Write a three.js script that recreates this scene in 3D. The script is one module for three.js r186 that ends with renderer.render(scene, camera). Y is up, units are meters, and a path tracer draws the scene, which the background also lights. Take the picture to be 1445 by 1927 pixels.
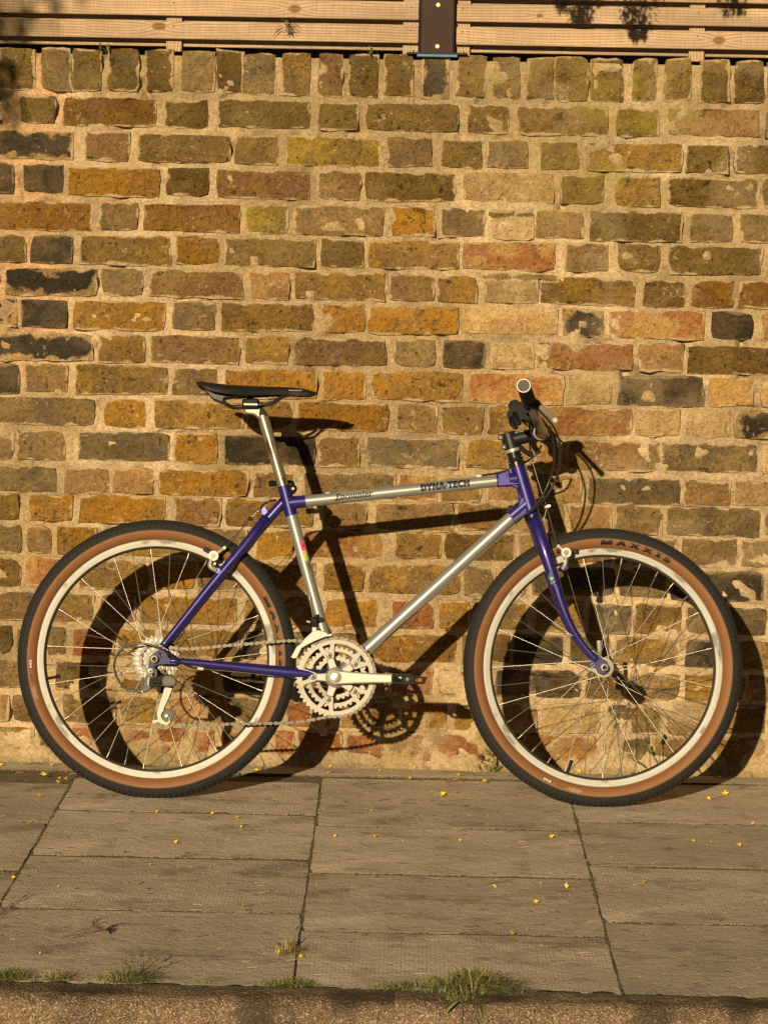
import * as THREE from 'three';
import { mergeGeometries, mergeVertices, toCreasedNormals } from 'three/addons/utils/BufferGeometryUtils.js';
import { RoundedBoxGeometry } from 'three/addons/geometries/RoundedBoxGeometry.js';

// ---------- camera, sky, sun, exposure ----------
const scene = new THREE.Scene();
const camera = new THREE.PerspectiveCamera(18.2483, 767 / 1024, 0.1, 3000);
camera.position.set(0, 1.3744, 7.926); camera.rotation.set(-0.09113, 0.00619, 0.01864, "YXZ"); // fov 18.2457
const renderer = new THREE.WebGLRenderer({ antialias: true });
renderer.setSize(767, 1024);
renderer.toneMapping = THREE.LinearToneMapping;
renderer.toneMappingExposure = 1.2;
renderer.shadowMap.enabled = true;
const SUN = new THREE.Vector3(-0.2528, 0.29, 1).normalize();
{ // clear late-afternoon sky: blue overhead, paler and warmer low down and towards the sun
  const w = 256, h = 128, d = new Float32Array(w * h * 4);
  for (let j = 0; j < h; j++) for (let i = 0; i < w; i++) {
    const lat = ((j + 0.5) / h - 0.5) * Math.PI, lon = ((i + 0.5) / w - 0.5) * 2 * Math.PI, y = Math.sin(lat), dir = new THREE.Vector3(Math.cos(lat) * Math.cos(lon), y, Math.cos(lat) * Math.sin(lon));
    const e = Math.max(0, y), low = Math.exp(-e * 5), ang = Math.acos(Math.min(1, Math.max(-1, dir.dot(SUN)))), glow = Math.exp(-((ang / 0.42) ** 2)), k = (j * w + i) * 4;
    d[k] = 0.14 + 0.14 * low + 0.8 * glow; d[k + 1] = 0.19 + 0.10 * low + 0.52 * glow; d[k + 2] = 0.28 + 0.02 * low + 0.24 * glow; d[k + 3] = 1;
  }
  const t = new THREE.DataTexture(d, w, h, THREE.RGBAFormat, THREE.FloatType); t.mapping = THREE.EquirectangularReflectionMapping; t.magFilter = THREE.LinearFilter; t.needsUpdate = true;
  scene.background = t; scene.environment = t; scene.environmentIntensity = 0.1; scene.backgroundIntensity = 0.1;
}
const sun = new THREE.DirectionalLight(new THREE.Color().setRGB(1, 0.795, 0.49), 5);
sun.position.copy(SUN).multiplyScalar(12).add(new THREE.Vector3(0, 0.7, 0)); sun.castShadow = true; sun.shadow.radius = 1;
sun.shadow.mapSize.set(4096, 4096);
Object.assign(sun.shadow.camera, { left: -3, right: 3, top: 3, bottom: -3, near: 0.5, far: 30 });
sun.target.position.set(0, 0.7, 0);
scene.add(sun, sun.target);

// ---------- helpers ----------
const PI = Math.PI, V3 = (x, y, z) => new THREE.Vector3(x, y, z);
function rngOf(seed) { let a = seed >>> 0; return () => { a = (a + 0x6d2b79f5) | 0; let t = Math.imul(a ^ (a >>> 15), 1 | a); t = (t + Math.imul(t ^ (t >>> 7), 61 | t)) ^ t; return ((t ^ (t >>> 14)) >>> 0) / 4294967296; }; }
const rnd = rngOf(7), lerp = (a, b, t) => a + (b - a) * t, clamp = (v, a = 0, b = 1) => v < a ? a : v > b ? b : v;
const sstep = (a, b, v) => { const t = clamp((v - a) / (b - a)); return t * t * (3 - 2 * t); };
const TAB = new Float32Array(65536); { const r = rngOf(99); for (let i = 0; i < 65536; i++) TAB[i] = r(); }
function vnoise(x, y) {                                   // value noise 0..1
  const xi = Math.floor(x), yi = Math.floor(y); let fx = x - xi, fy = y - yi;
  fx = fx * fx * (3 - 2 * fx); fy = fy * fy * (3 - 2 * fy);
  const a = (xi * 73 + yi * 12497) & 65535, b = (a + 73) & 65535, c = (a + 12497) & 65535, d = (a + 12570) & 65535;
  return (TAB[a] * (1 - fx) + TAB[b] * fx) * (1 - fy) + (TAB[c] * (1 - fx) + TAB[d] * fx) * fy;
}
function fbm(x, y, o = 4) { let s = 0, a = 0.5, n = 0; for (let i = 0; i < o; i++) { s += a * vnoise(x, y); n += a; a *= 0.5; x = x * 2.03 + 17.3; y = y * 2.03 + 9.1; } return s / n; }
const S8 = new Uint8Array(4097); for (let i = 0; i <= 4096; i++) { const v = i / 4096; S8[i] = Math.round(255 * (v <= 0.0031308 ? 12.92 * v : 1.055 * Math.pow(v, 1 / 2.4) - 0.055)); }
const enc = (v) => S8[v <= 0 ? 0 : v >= 1 ? 4096 : (v * 4096) | 0];
function dataTex(w, h, fn, srgb, repeat = true) {        // fn(i, j, out) writes linear colour (srgb) or plain 0..1
  const d = new Uint8Array(w * h * 4), o = [0, 0, 0];
  for (let j = 0, k = 0; j < h; j++) for (let i = 0; i < w; i++, k += 4) {
    fn(i, j, o);
    if (srgb) { d[k] = enc(o[0]); d[k + 1] = enc(o[1]); d[k + 2] = enc(o[2]); } else { d[k] = d[k + 1] = d[k + 2] = clamp(o[0]) * 255; }
    d[k + 3] = 255;
  }
  const t = new THREE.DataTexture(d, w, h); t.magFilter = THREE.LinearFilter; t.minFilter = THREE.LinearMipmapLinearFilter; t.generateMipmaps = true;
  if (srgb) t.colorSpace = THREE.SRGBColorSpace;
  if (repeat) t.wrapS = t.wrapT = THREE.RepeatWrapping;
  t.needsUpdate = true; return t;
}
function tint(c, m, s = 1) { return [c[0] * m * s, c[1] * m, c[2] * m / s]; }
const rgb = (r, g, b) => new THREE.Color().setRGB(r, g, b);
const std = (c, roughness, metalness = 0, more = {}) => new THREE.MeshStandardMaterial({ color: Array.isArray(c) ? rgb(...c) : c, roughness, metalness, ...more });
const phys = (c, roughness, metalness = 0, more = {}) => new THREE.MeshPhysicalMaterial({ color: rgb(...c), roughness, metalness, ...more });
function clean(g) {                                       // same attributes, no index, so that pieces can be joined
  g = g.index ? g.toNonIndexed() : g; for (const k of Object.keys(g.attributes)) if (!['position', 'normal', 'uv', 'color'].includes(k)) g.deleteAttribute(k);
  if (!g.attributes.uv) g.setAttribute('uv', new THREE.BufferAttribute(new Float32Array(g.attributes.position.count * 2), 2));
  g.morphAttributes = {}; return g;
}
const join = (a) => Array.isArray(a) ? (a.length === 1 ? a[0] : mergeGeometries(a.map(clean))) : a;
const used = {};
function numbered(n) { const k = used[n] = (used[n] ?? -1) + 1; return k ? n + '_' + String(k).padStart(3, '0') : n; }
function M(name, geo, mat, parent, pos) { const m = new THREE.Mesh(join(geo), mat); m.name = name; m.castShadow = m.receiveShadow = true; if (pos) m.position.set(...pos); parent.add(m); return m; }
function grp(name, parent = scene) { const g = new THREE.Group(); g.name = name; parent.add(g); return g; }
function tag(o, label, category, group, kind) { Object.assign(o.userData, { label, category }); if (group) o.userData.group = group; if (kind) o.userData.kind = kind; return o; }
const move = (g, x, y, z) => g.translate(x, y, z);
function box(x, y, z, w, h, d, r = 0) { const g = r ? new RoundedBoxGeometry(w, h, d, 2, r) : new THREE.BoxGeometry(w, h, d); return g.translate(x, y, z); }
function cyl(p, q, r0, r1 = r0, n = 20, open = false) {
  const a = V3(...p), b = V3(...q), d = b.clone().sub(a), g = new THREE.CylinderGeometry(r1, r0, d.length(), n, 1, open);
  g.applyQuaternion(new THREE.Quaternion().setFromUnitVectors(V3(0, 1, 0), d.clone().normalize()));
  return g.translate((a.x + b.x) / 2, (a.y + b.y) / 2, (a.z + b.z) / 2);
}
function tube(pts, rad, seg = 40, n = 12, flat = [1, 1], caps = true, tension = 'centripetal') {   // swept tube, radius may vary along it
  const c = pts.length === 2 ? new THREE.LineCurve3(V3(...pts[0]), V3(...pts[1])) : new THREE.CatmullRomCurve3(pts.map((p) => V3(...p)), false, tension);
  const f = c.computeFrenetFrames(seg, false), pos = [], idx = [], R = typeof rad === 'function' ? rad : () => rad, uv = [];
  for (let i = 0; i <= seg; i++) {
    const t = i / seg, p = c.getPointAt(t), r = R(t);
    for (let j = 0; j < n; j++) {
      const a = j / n * 2 * PI, v = p.clone().addScaledVector(f.normals[i], Math.cos(a) * r * flat[0]).addScaledVector(f.binormals[i], Math.sin(a) * r * flat[1]);
      pos.push(v.x, v.y, v.z); uv.push(t, j / n);
      if (i < seg) { const k = i * n + j, l = i * n + (j + 1) % n; idx.push(k, l, k + n, l, l + n, k + n); }
    }
  }
  if (caps) for (const e of [0, seg]) { const p = c.getPointAt(e / seg), k = pos.length / 3; pos.push(p.x, p.y, p.z); uv.push(0, 0); for (let j = 0; j < n; j++) { const a = e * n + j, b = e * n + (j + 1) % n; e ? idx.push(a, b, k) : idx.push(b, a, k); } }
  const g = new THREE.BufferGeometry(); g.setAttribute('position', new THREE.Float32BufferAttribute(pos, 3)); g.setAttribute('uv', new THREE.Float32BufferAttribute(uv, 2)); g.setIndex(idx); g.computeVertexNormals(); return g;
}
const shapeOf = (pts) => new THREE.Shape(pts.map((p) => new THREE.Vector2(p[0], p[1])));
function plate(pts, z, depth, bevel = 0.001, holes = []) { // a flat outline given real thickness, from z towards the viewer
  const s = pts instanceof THREE.Shape ? pts : shapeOf(pts); for (const h of holes) s.holes.push(new THREE.Path(h.map((p) => new THREE.Vector2(p[0], p[1]))));
  return new THREE.ExtrudeGeometry(s, { depth: Math.max(depth - 2 * bevel, 0.0002), bevelEnabled: bevel > 0, bevelSize: bevel, bevelThickness: bevel, bevelSegments: 2, curveSegments: 10, bevelOffset: -bevel }).translate(0, 0, z + bevel);
}
const ring = (cx, cy, r, n = 20) => Array.from({ length: n }, (_, i) => [cx + r * Math.cos(i / n * 2 * PI), cy + r * Math.sin(i / n * 2 * PI)]);
const zlathe = (prof, n = 96) => new THREE.LatheGeometry(prof.map((p) => new THREE.Vector2(p[0], p[1])), n).rotateX(PI / 2);   // (radius, z) profile turned round the z axis

// ---------- the wall's bricks: rows of top and bottom, then each brick's ends and kind (millimetres on the wall) ----------
const ROWS = `1782 1680 | -1108 -1027 v, -1017 -933 v, -914 -843 g, -836 -765 v, -746 -675 v, -657 -592 d, -568 -487 l, -483 -418 d, -415 -337 l, -320 -251 y, -232 -171 p, -154 -84 d, -67 1 d, 26 89 z, 111 180 v, 200 266 d, 284 349 d, 355 431 v, 440 520 v, 541 602 m, 622 685 v, 710 778 v, 795 865 d, 877 949 v
1662 1596 | -1121 -1009 k, -965 -877 v, -858 -632 s, -609 -501 d, -476 -253 v, -227 -130 v, -111 118 v, 141 240 v, 265 484 v, 508 607 m, 634 856 p, 875 991 v
1577 1509 | -1068 -834 z, -798 -694 p, -672 -445 d, -430 -329 v, -307 -75 m, -56 52 g, 78 175 v, 188 287 g, 322 412 v, 437 666 y, 683 785 v, 803 1033 d
1494 1425 | -1094 -982 k, -958 -858 k, -845 -617 o, -599 -499 d, -475 -249 p, -228 -123 n, -109 111 d, 135 351 c, 375 478 d, 512 616 y, 639 859 d, 872 970 v
1406 1338 | -1027 -787 s, -764 -670 g, -653 -420 s, -404 -303 m, -283 -63 g, -41 62 o, 79 186 g, 207 308 c, 316 429 y, 445 671 v, 698 800 g, 821 1039 v
1324 1258 | -1053 -949 v, -935 -835 k, -810 -591 y, -573 -470 o, -454 -232 v, -217 -110 v, -102 123 y, 133 364 a, 393 493 g, 519 620 d, 644 872 v, 891 989 v
1241 1177 | -1105 -1018 d, -999 -772 z, -761 -656 g, -640 -411 p, -394 -293 n, -280 -55 y, -42 65 p, 72 169 y, 189 317 c, 329 561 y, 583 683 d, 701 807 s, 823 1044 s
1163 1096 | -1091 -970 z, -957 -843 k, -828 -601 o, -581 -476 g, -459 -234 y, -210 -107 o, -96 125 o, 137 371 c, 387 489 z, 501 735 a, 752 859 k, 880 967 n
1080 1014 | -1022 -780 z, -764 -652 y, -635 -415 p, -397 -292 y, -276 -52 p, -31 72 g, 91 191 k, 210 315 c, 326 563 a, 577 685 n, 697 943 d
1000 931 | -1090 -962 k, -949 -845 g, -819 -591 y, -581 -473 g, -448 -221 o, -209 -103 o, -85 140 o, 160 390 a, 402 510 c, 530 737 k, 752 861 a, 885 985 c
919 852 | -1037 -773 g, -748 -645 o, -625 -405 y, -389 -282 y, -268 -41 o, -22 78 n, 89 192 y, 208 300 y, 314 561 a, 570 684 c, 696 804 c, 819 1054 z
834 765 | -1089 -976 g, -964 -850 g, -811 -589 l, -571 -466 o, -447 -223 k, -213 -115 y, -92 133 l, 154 256 y, 269 382 y, 404 632 n, 641 877 l, 894 1004 c
745 682 | -1089 -868 l, -848 -738 n, -727 -625 n, -611 -389 o, -372 -279 p, -250 -24 g, -14 84 a, 95 192 y, 208 442 n, 459 687 l, 699 810 n, 824 1059 c
675 608 | -1061 -962 y, -933 -826 o, -808 -595 o, -569 -457 p, -444 -225 y, -198 -92 n, -69 123 n, 136 246 y, 260 399 g, 415 518 n, 531 641 g, 655 887 l, 902 1008 g
598 531 | -1088 -957 g, -939 -879 n, -865 -766 o, -748 -529 y, -509 -390 g, -363 -274 o, -247 -51 a, -20 95 y, 106 277 d, 288 401 n, 417 520 y, 533 682 n, 698 832 g, 844 971 g
516 447 | -1060 -957 d, -945 -818 a, -805 -637 y, -624 -521 o, -508 -402 g, -386 -219 y, -198 -96 o, -80 142 y, 157 230 g, 246 310 n, 326 529 k, 541 658 l, 671 899 k, 915 1013 g
428 360 | -1113 -900 g, -880 -773 y, -753 -667 n, -653 -414 o, -391 -307 y, -287 -207 n, -191 -61 o, -25 79 r, 96 168 o, 181 312 y, 334 451 y, 471 567 k, 583 697 y, 713 910 l, 923 1016 g
344 275 | -1059 -976 d, -963 -902 y, -886 -839 v, -823 -719 r, -706 -619 y, -603 -406 y, -392 -286 k, -273 -206 d, -190 -102 y, -89 138 o, 154 203 g, 216 270 d, 283 403 k, 423 520 d, 536 689 y, 713 819 k, 832 965 g
256 190 | -1099 -918 g, -862 -718 d, -705 -605 y, -591 -465 n, -445 -311 k, -298 -207 y, -194 -84 r, -71 -42 g, -27 77 r, 97 167 g, 179 225 y, 238 451 k, 465 558 y, 574 698 g, 711 862 y, 875 995 g
173 106 | -1085 -984 y, -972 -875 y, -844 -717 g, -704 -604 y, -588 -443 a, -430 -310 l, -283 -174 r, -150 -83 n, -70 2 y, 13 120 o, 137 237 y, 253 344 n, 360 500 c, 523 653 l, 671 784 n, 797 917 y, 931 1037 g
92 25 | -1057 -921 y, -904 -837 l, -823 -776 r, -763 -703 n, -690 -623 r, -607 -543 r, -522 -466 r, -440 -335 a, -315 -266 r, -252 -148 r, -132 -41 r, -28 75 n, 91 202 r, 219 306 y, 319 493 a, 506 626 l, 639 773 n, 789 920 y, 933 1040 g
1400 1389 | 194 260 v, 264 307 g
1249 1237 | 187 366 g`;
const KIND = {                                            // two tones per kind of brick, linear base colours
  y: [[0.27, 0.165, 0.05], [0.20, 0.125, 0.055]], o: [[0.33, 0.165, 0.035], [0.26, 0.14, 0.045]], p: [[0.19, 0.105, 0.065], [0.22, 0.135, 0.06]],
  v: [[0.15, 0.105, 0.048], [0.175, 0.125, 0.05]], m: [[0.26, 0.20, 0.045], [0.18, 0.13, 0.05]], k: [[0.05, 0.039, 0.026], [0.13, 0.09, 0.045]],
  c: [[0.50, 0.35, 0.16], [0.40, 0.26, 0.11]], n: [[0.33, 0.20, 0.105], [0.25, 0.16, 0.085]], r: [[0.36, 0.135, 0.06], [0.28, 0.12, 0.06]],
  s: [[0.16, 0.08, 0.03], [0.20, 0.105, 0.03]], d: [[0.125, 0.078, 0.03], [0.16, 0.11, 0.045]], g: [[0.19, 0.135, 0.075], [0.24, 0.165, 0.085]],
  l: [[0.21, 0.155, 0.085], [0.15, 0.115, 0.07]], a: [[0.40, 0.24, 0.11], [0.32, 0.14, 0.07]], z: [[0.05, 0.039, 0.026], [0.36, 0.24, 0.1]],
};
for (const k of 'yopvmndrsgla') for (const c of KIND[k]) { const q = 'r'.includes(k) ? 0.15 : 0.3, L = (c[0] + c[1] + c[2]) / 0.42; c[0] = lerp(c[0], 0.225 * L, q); c[1] = lerp(c[1], 0.143 * L, q); c[2] = lerp(c[2], 0.052 * L, q); const G = (c[0] + c[1] + c[2]) / 3; for (let i = 0; i < 3; i++) c[i] = Math.max(0.012, G + (c[i] - G) * 1.14); }
const bricks = [];
ROWS.split('\n').forEach((line, row) => {
  const [head, body] = line.split('|'), [top, bottom] = head.trim().split(' ').map(Number);
  for (const item of body.trim().split(',')) {
    const [x0, x1, k] = item.trim().split(' ');
    bricks.push({ x0: +x0 / 1000 - 0.0022, x1: +x1 / 1000 + 0.0022, y0: bottom / 1000 - 0.0022, y1: top / 1000 + 0.0015, k, row, seed: rnd() * 200, dy: row ? (rnd() - 0.5) * 0.005 : (rnd() - 0.5) * 0.006, proud: 0.001 + rnd() * 0.0035, tone: 0.6 + rnd() * 0.3, warm: 0.96 + rnd() * 0.08 });
  }
});
const WX0 = -1.17, WXW = 2.3, WY0 = -0.03, WYH = 1.9, TN = 2048;
const ids = new Uint16Array(TN * TN);
bricks.forEach((b, n) => {
  const i0 = Math.floor((b.x0 - 0.009 - WX0) / WXW * TN), i1 = Math.ceil((b.x1 + 0.009 - WX0) / WXW * TN), j0 = Math.floor((b.y0 + b.dy - 0.009 - WY0) / WYH * TN), j1 = Math.ceil((b.y1 + b.dy + 0.009 - WY0) / WYH * TN);
  for (let j = Math.max(0, j0); j < Math.min(TN, j1); j++) for (let i = Math.max(0, i0); i < Math.min(TN, i1); i++) if (!ids[j * TN + i] || Math.min(i - i0, i1 - i, j - j0, j1 - j) > 5) ids[j * TN + i] = n + 1;
});
const MORTAR = [0.42, 0.315, 0.19];
const lichenAt = (X, Y) => 0.16 * sstep(1.1, 1.75, Y) + 0.5 * Math.exp(-((X - 0.5) ** 2) / 0.05) * sstep(1.2, 1.5, Y) + 0.25 * sstep(0.25, 0.0, Y);   // where lichen and algae grow on this wall
const bumpB = new Float32Array(TN * TN);
const brickMap = dataTex(TN, TN, (i, j, o) => {
  const X = WX0 + (i + 0.5) / TN * WXW, Y = WY0 + (j + 0.5) / TN * WYH, id = ids[j * TN + i];
  const grain = vnoise(X * 700, Y * 700), mid = fbm(X * 130, Y * 130, 3);
  let h = 0.5 + (mid - 0.5) * 0.5 + (grain - 0.5) * 0.22, c0, c1, c2;
  if (!id) { const m = 0.8 + 0.4 * grain; c0 = MORTAR[0] * m; c1 = MORTAR[1] * m; c2 = MORTAR[2] * m; } else {
    const b = bricks[id - 1], [A, B] = KIND[b.k], s = b.seed;
    const e = Math.min(X - b.x0, b.x1 - X, Y - b.y0 - b.dy, b.y1 + b.dy - Y);
    const big = fbm(X * 16 + s, Y * 22 + s * 1.7, 4);
    let t = sstep(0.36, 0.64, big), dark = 0;
    if (b.k === 'z') t = 1 - sstep(0.0, 0.006, e - 0.005 - (fbm(X * 32 + s, Y * 42, 5) - 0.48) * 0.05 + (grain - 0.5) * 0.008);
    else if (b.k === 'k') t *= 0.7;
    c0 = lerp(A[0], B[0], t); c1 = lerp(A[1], B[1], t); c2 = lerp(A[2], B[2], t);
    const m = b.tone * (0.3 + 0.66 * mid + 0.62 * grain);
    c0 *= m * b.warm; c1 *= m; c2 *= m / b.warm;
    if ('yodsvmrapgnl'.includes(b.k)) {                   // burnt specks of iron and coke in the clay
      const sp = vnoise(X * 170 + s, Y * 170), sp2 = vnoise(X * 62 + s * 3, Y * 62);
      dark = sstep(0.80, 0.86, sp) * sstep(0.35, 0.7, sp2) * ('gnal'.includes(b.k) ? 0.35 : 0.8); if (sp2 > 0.93) dark = Math.max(dark, sstep(0.93, 0.96, sp2) * 0.8);
      c0 *= 1 - dark * 0.8; c1 *= 1 - dark * 0.75; c2 *= 1 - dark * 0.62; h -= dark * 0.12;
    }
    if ('lg'.includes(b.k) || b.row === 0 || Y < 0.5) {   // soot that clings in patches
      const q = sstep(0.52, 0.68, fbm(X * 28 + s * 2, Y * 34 - s, 4)) * ('l'.includes(b.k) ? 0.5 : 0.35); c0 = lerp(c0, 0.07, q); c1 = lerp(c1, 0.06, q); c2 = lerp(c2, 0.045, q);
    }
    // lime and mortar left on the faces and ragged edges
    const lime = sstep(0.68, 0.8, fbm(X * 120 + 31, Y * 140 + s, 4) * 0.75 + 0.25 * vnoise(X * 20 + s, Y * 24)) * 0.5 + sstep(0.004, 0.0, e - (fbm(X * 34 + s, Y * 34, 5) - 0.5) * 0.022 + (grain - 0.5) * 0.003) * 0.8;
    const crust = sstep(0.5, 0.72, fbm(X * 10 + 80, Y * 13, 5) + 0.1 * (grain - 0.5)) * (0.07 + 0.14 * sstep(0.1, 0.25, X) + 0.25 * sstep(0.3, 0.1, Y)), lq = clamp(crust + lime * (b.k === 'k' ? 0.4 : 1), 0, 0.85); c0 = lerp(c0, MORTAR[0], lq); c1 = lerp(c1, MORTAR[1], lq); c2 = lerp(c2, MORTAR[2], lq);
    const pit = sstep(0.66, 0.95, vnoise(X * 150 + s, Y * 170)); h -= pit * 0.3; h += (big - 0.5) * 0.8 + (fbm(X * 48 + s, Y * 60 + s, 3) - 0.5) * 0.5;
  }
  const li = lichenAt(X, Y) * sstep(0.47, 0.66, fbm(X * 14 + 3, Y * 14, 4) + 0.12 * (grain - 0.5)) * 0.75;
  c0 = lerp(c0, 0.25, li); c1 = lerp(c1, 0.185, li); c2 = lerp(c2, 0.05, li);
  bumpB[j * TN + i] = h; o[0] = c0; o[1] = c1; o[2] = c2;
}, true, false);
const brickBump = dataTex(TN, TN, (i, j, o) => { o[0] = bumpB[j * TN + i]; }, false, false);
const mortarH = new Float32Array(TN * TN / 4), MN = TN / 2;
const mortarMap = dataTex(MN, MN, (i, j, o) => {
  const X = WX0 + (i + 0.5) / MN * WXW, Y = WY0 + (j + 0.5) / MN * WYH;
  const g = vnoise(X * 420, Y * 420), g2 = vnoise(X * 190 + 5, Y * 190), big = fbm(X * 7, Y * 9, 4);
  const m = (0.5 + 0.56 * g + 0.4 * g2) * (0.66 + 0.62 * big);
  const old = sstep(0.42, 0.6, fbm(X * 3.1 + 60, Y * 2.3, 3)), pink = sstep(-0.8, -0.88, X + 0.06 * fbm(X * 9, Y * 9, 3)) * sstep(0.9, 1.0, Y), M0 = lerp(lerp(MORTAR[0], 0.33, old), 0.46, pink), M1 = lerp(lerp(MORTAR[1], 0.24, old), 0.29, pink), M2 = lerp(lerp(MORTAR[2], 0.13, old), 0.16, pink), pale = sstep(0.86, 0.95, vnoise(X * 260 + 9, Y * 260)) * 0.5, dirt = sstep(0.55, 0.75, fbm(X * 11 + 40, Y * 13, 4)) * 0.45;
  o[0] = lerp(lerp(M0 * m, 0.55, pale), 0.17, dirt); o[1] = lerp(lerp(M1 * m, 0.44, pale), 0.125, dirt); o[2] = lerp(lerp(M2 * m, 0.29, pale), 0.07, dirt);
  const li = lichenAt(X, Y) * sstep(0.45, 0.65, fbm(X * 14 + 3, Y * 14, 4) + 0.12 * (g - 0.5)) * 0.75;
  o[0] = lerp(o[0], 0.25, li); o[1] = lerp(o[1], 0.195, li); o[2] = lerp(o[2], 0.045, li);
  mortarH[j * MN + i] = 0.25 * g + 0.35 * g2 + 0.4 * fbm(X * 70, Y * 70, 3);
}, true, false);
const mortarBump = dataTex(MN, MN, (i, j, o) => { o[0] = mortarH[j * MN + i]; }, false, false);
const brickMat = phys([1, 1, 1], 0.93, 0, { specularIntensity: 0.15, map: brickMap, bumpMap: brickBump, bumpScale: 0.0075 });
const mortarMat = phys([1, 1, 1], 0.97, 0, { specularIntensity: 0.15, map: mortarMap, bumpMap: mortarBump, bumpScale: 0.005 });

const wall = grp('garden_wall');
tag(wall, 'old weathered stock brick garden wall behind the leaning bicycle', 'wall');
function brickGeo(b, cx, cy, uvOf) {
  const w = b.x1 - b.x0, h = b.y1 - b.y0, pts = [], nx = Math.max(4, Math.round(w / 0.025)), ny = Math.max(3, Math.round(h / 0.022)), cr = 0.002 + rnd() * 0.006;
  const corner = Array.from({ length: 4 }, () => rnd() < 0.14 ? 2.4  : 0.6 + rnd() * 0.7);
  const put = (x, y) => pts.push([x, y]);
  for (let i = 1; i < nx; i++) put(-w / 2 + w * i / nx, -h / 2);
  put(w / 2 - cr * 0.35 * corner[0], -h / 2 + cr * 0.35 * corner[0]);
  for (let i = 1; i < ny; i++) put(w / 2, -h / 2 + h * i / ny);
  put(w / 2 - cr * 0.4 * corner[1], h / 2 - cr * 0.4 * corner[1]);
  for (let i = nx - 1; i > 0; i--) put(-w / 2 + w * i / nx, h / 2);
  put(-w / 2 + cr * 0.4 * corner[2], h / 2 - cr * 0.4 * corner[2]);
  for (let i = ny - 1; i > 0; i--) put(-w / 2, -h / 2 + h * i / ny);
  put(-w / 2 + cr * 0.4 * corner[3], -h / 2 + cr * 0.4 * corner[3]);
  const n = pts.length, pos = [], uv = [], idx = [];
  const cj = Array.from({ length: 8 }, () => (rnd() - 0.5) * 0.0075), warp = (x, y) => { const u = x / w + 0.5, v = y / h + 0.5; return [lerp(lerp(cj[0], cj[1], u), lerp(cj[2], cj[3], u), v), lerp(lerp(cj[4], cj[5], u), lerp(cj[6], cj[7], u), v)]; };
  const tilt = [(rnd() - 0.5) * 0.012, (rnd() - 0.5) * 0.03];
  const jit = pts.map((p) => (fbm((p[0] + cx) * 60 + b.seed, (p[1] + cy) * 60, 3) - 0.5) * 0.0065 + (rnd() - 0.5) * 0.0026);
  const add = (s, inset, z) => { for (let i = 0; i < n; i++) { const p = pts[i]; let x = Math.sign(p[0]) * Math.max(0, Math.abs(p[0]) - inset + (Math.abs(p[0]) > w / 2 - 0.012 ? jit[i] : 0)) * s, y = Math.sign(p[1]) * Math.max(0, Math.abs(p[1]) - inset + (Math.abs(p[1]) > h / 2 - 0.012 ? jit[i] : 0)) * s, wq = warp(x, y); x += wq[0]; y += wq[1]; pos.push(x, y, z + (z > -0.01 ? x * tilt[0] + y * tilt[1] + (rnd() - 0.5) * 0.0008 : 0)); const q = uvOf(x + cx, y + cy); uv.push(q[0], q[1]); } };
  add(1, 0, -0.03); add(1, 0, b.proud - 0.0028); add(1, 0.0018, b.proud); add(0.62, 0, b.proud + (rnd() - 0.5) * 0.0016);
  const k = pos.length / 3; pos.push(0, 0, b.proud + (rnd() - 0.5) * 0.0012); uv.push(...uvOf(cx, cy));
  for (let r = 0; r < 3; r++) for (let i = 0; i < n; i++) { const a = r * n + i, c = r * n + (i + 1) % n; idx.push(a, c, a + n, c, c + n, a + n); }
  for (let i = 0; i < n; i++) idx.push(3 * n + i, 3 * n + (i + 1) % n, k);
  const g = new THREE.BufferGeometry(); g.setAttribute('position', new THREE.Float32BufferAttribute(pos, 3)); g.setAttribute('uv', new THREE.Float32BufferAttribute(uv, 2)); g.setIndex(idx); g.computeVertexNormals(); return g;
}
const wallUV = (x, y) => [(x - WX0) / WXW, (y - WY0) / WYH];
for (const b of bricks) {
  const cx = (b.x0 + b.x1) / 2, cy = (b.y0 + b.y1) / 2 + b.dy;
  M('brick', brickGeo(b, cx, cy, wallUV), brickMat, wall, [cx, cy, 0]);
}
const SIDES = [];                                         // the wall runs on past both sides of the picture
for (const [from, to] of [[-2.6, -1.125], [1.05, 2.6]]) for (let row = 0; row < 21; row++) {
  const mine = bricks.filter((b) => b.row === row), y0 = mine[0].y0, y1 = mine[0].y1; let x = from + rnd() * 0.1, long = rnd() < 0.5;
  for (;;) {
    long = !long; const src = mine.filter((b) => b.x0 > -1 && b.x1 < 0.9 && (row === 0 || (b.x1 - b.x0 > 0.16) === long)), s = src[Math.floor(rnd() * src.length)]; if (!s) continue;
    const w = s.x1 - s.x0; if (x + w > to) break;
    const b = { ...s, x0: x, x1: x + w, proud: 0.001 + rnd() * 0.004, seed: rnd() * 200 }, cx = x + w / 2, cy = (y0 + y1) / 2;
    SIDES.push(brickGeo(b, cx, cy, (u, v) => wallUV(u - x + s.x0, v)).translate(cx, cy, 0)); x += w + 0.015;
  }
}
M('brickwork', SIDES, brickMat, wall).userData.kind = 'stuff';
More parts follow.
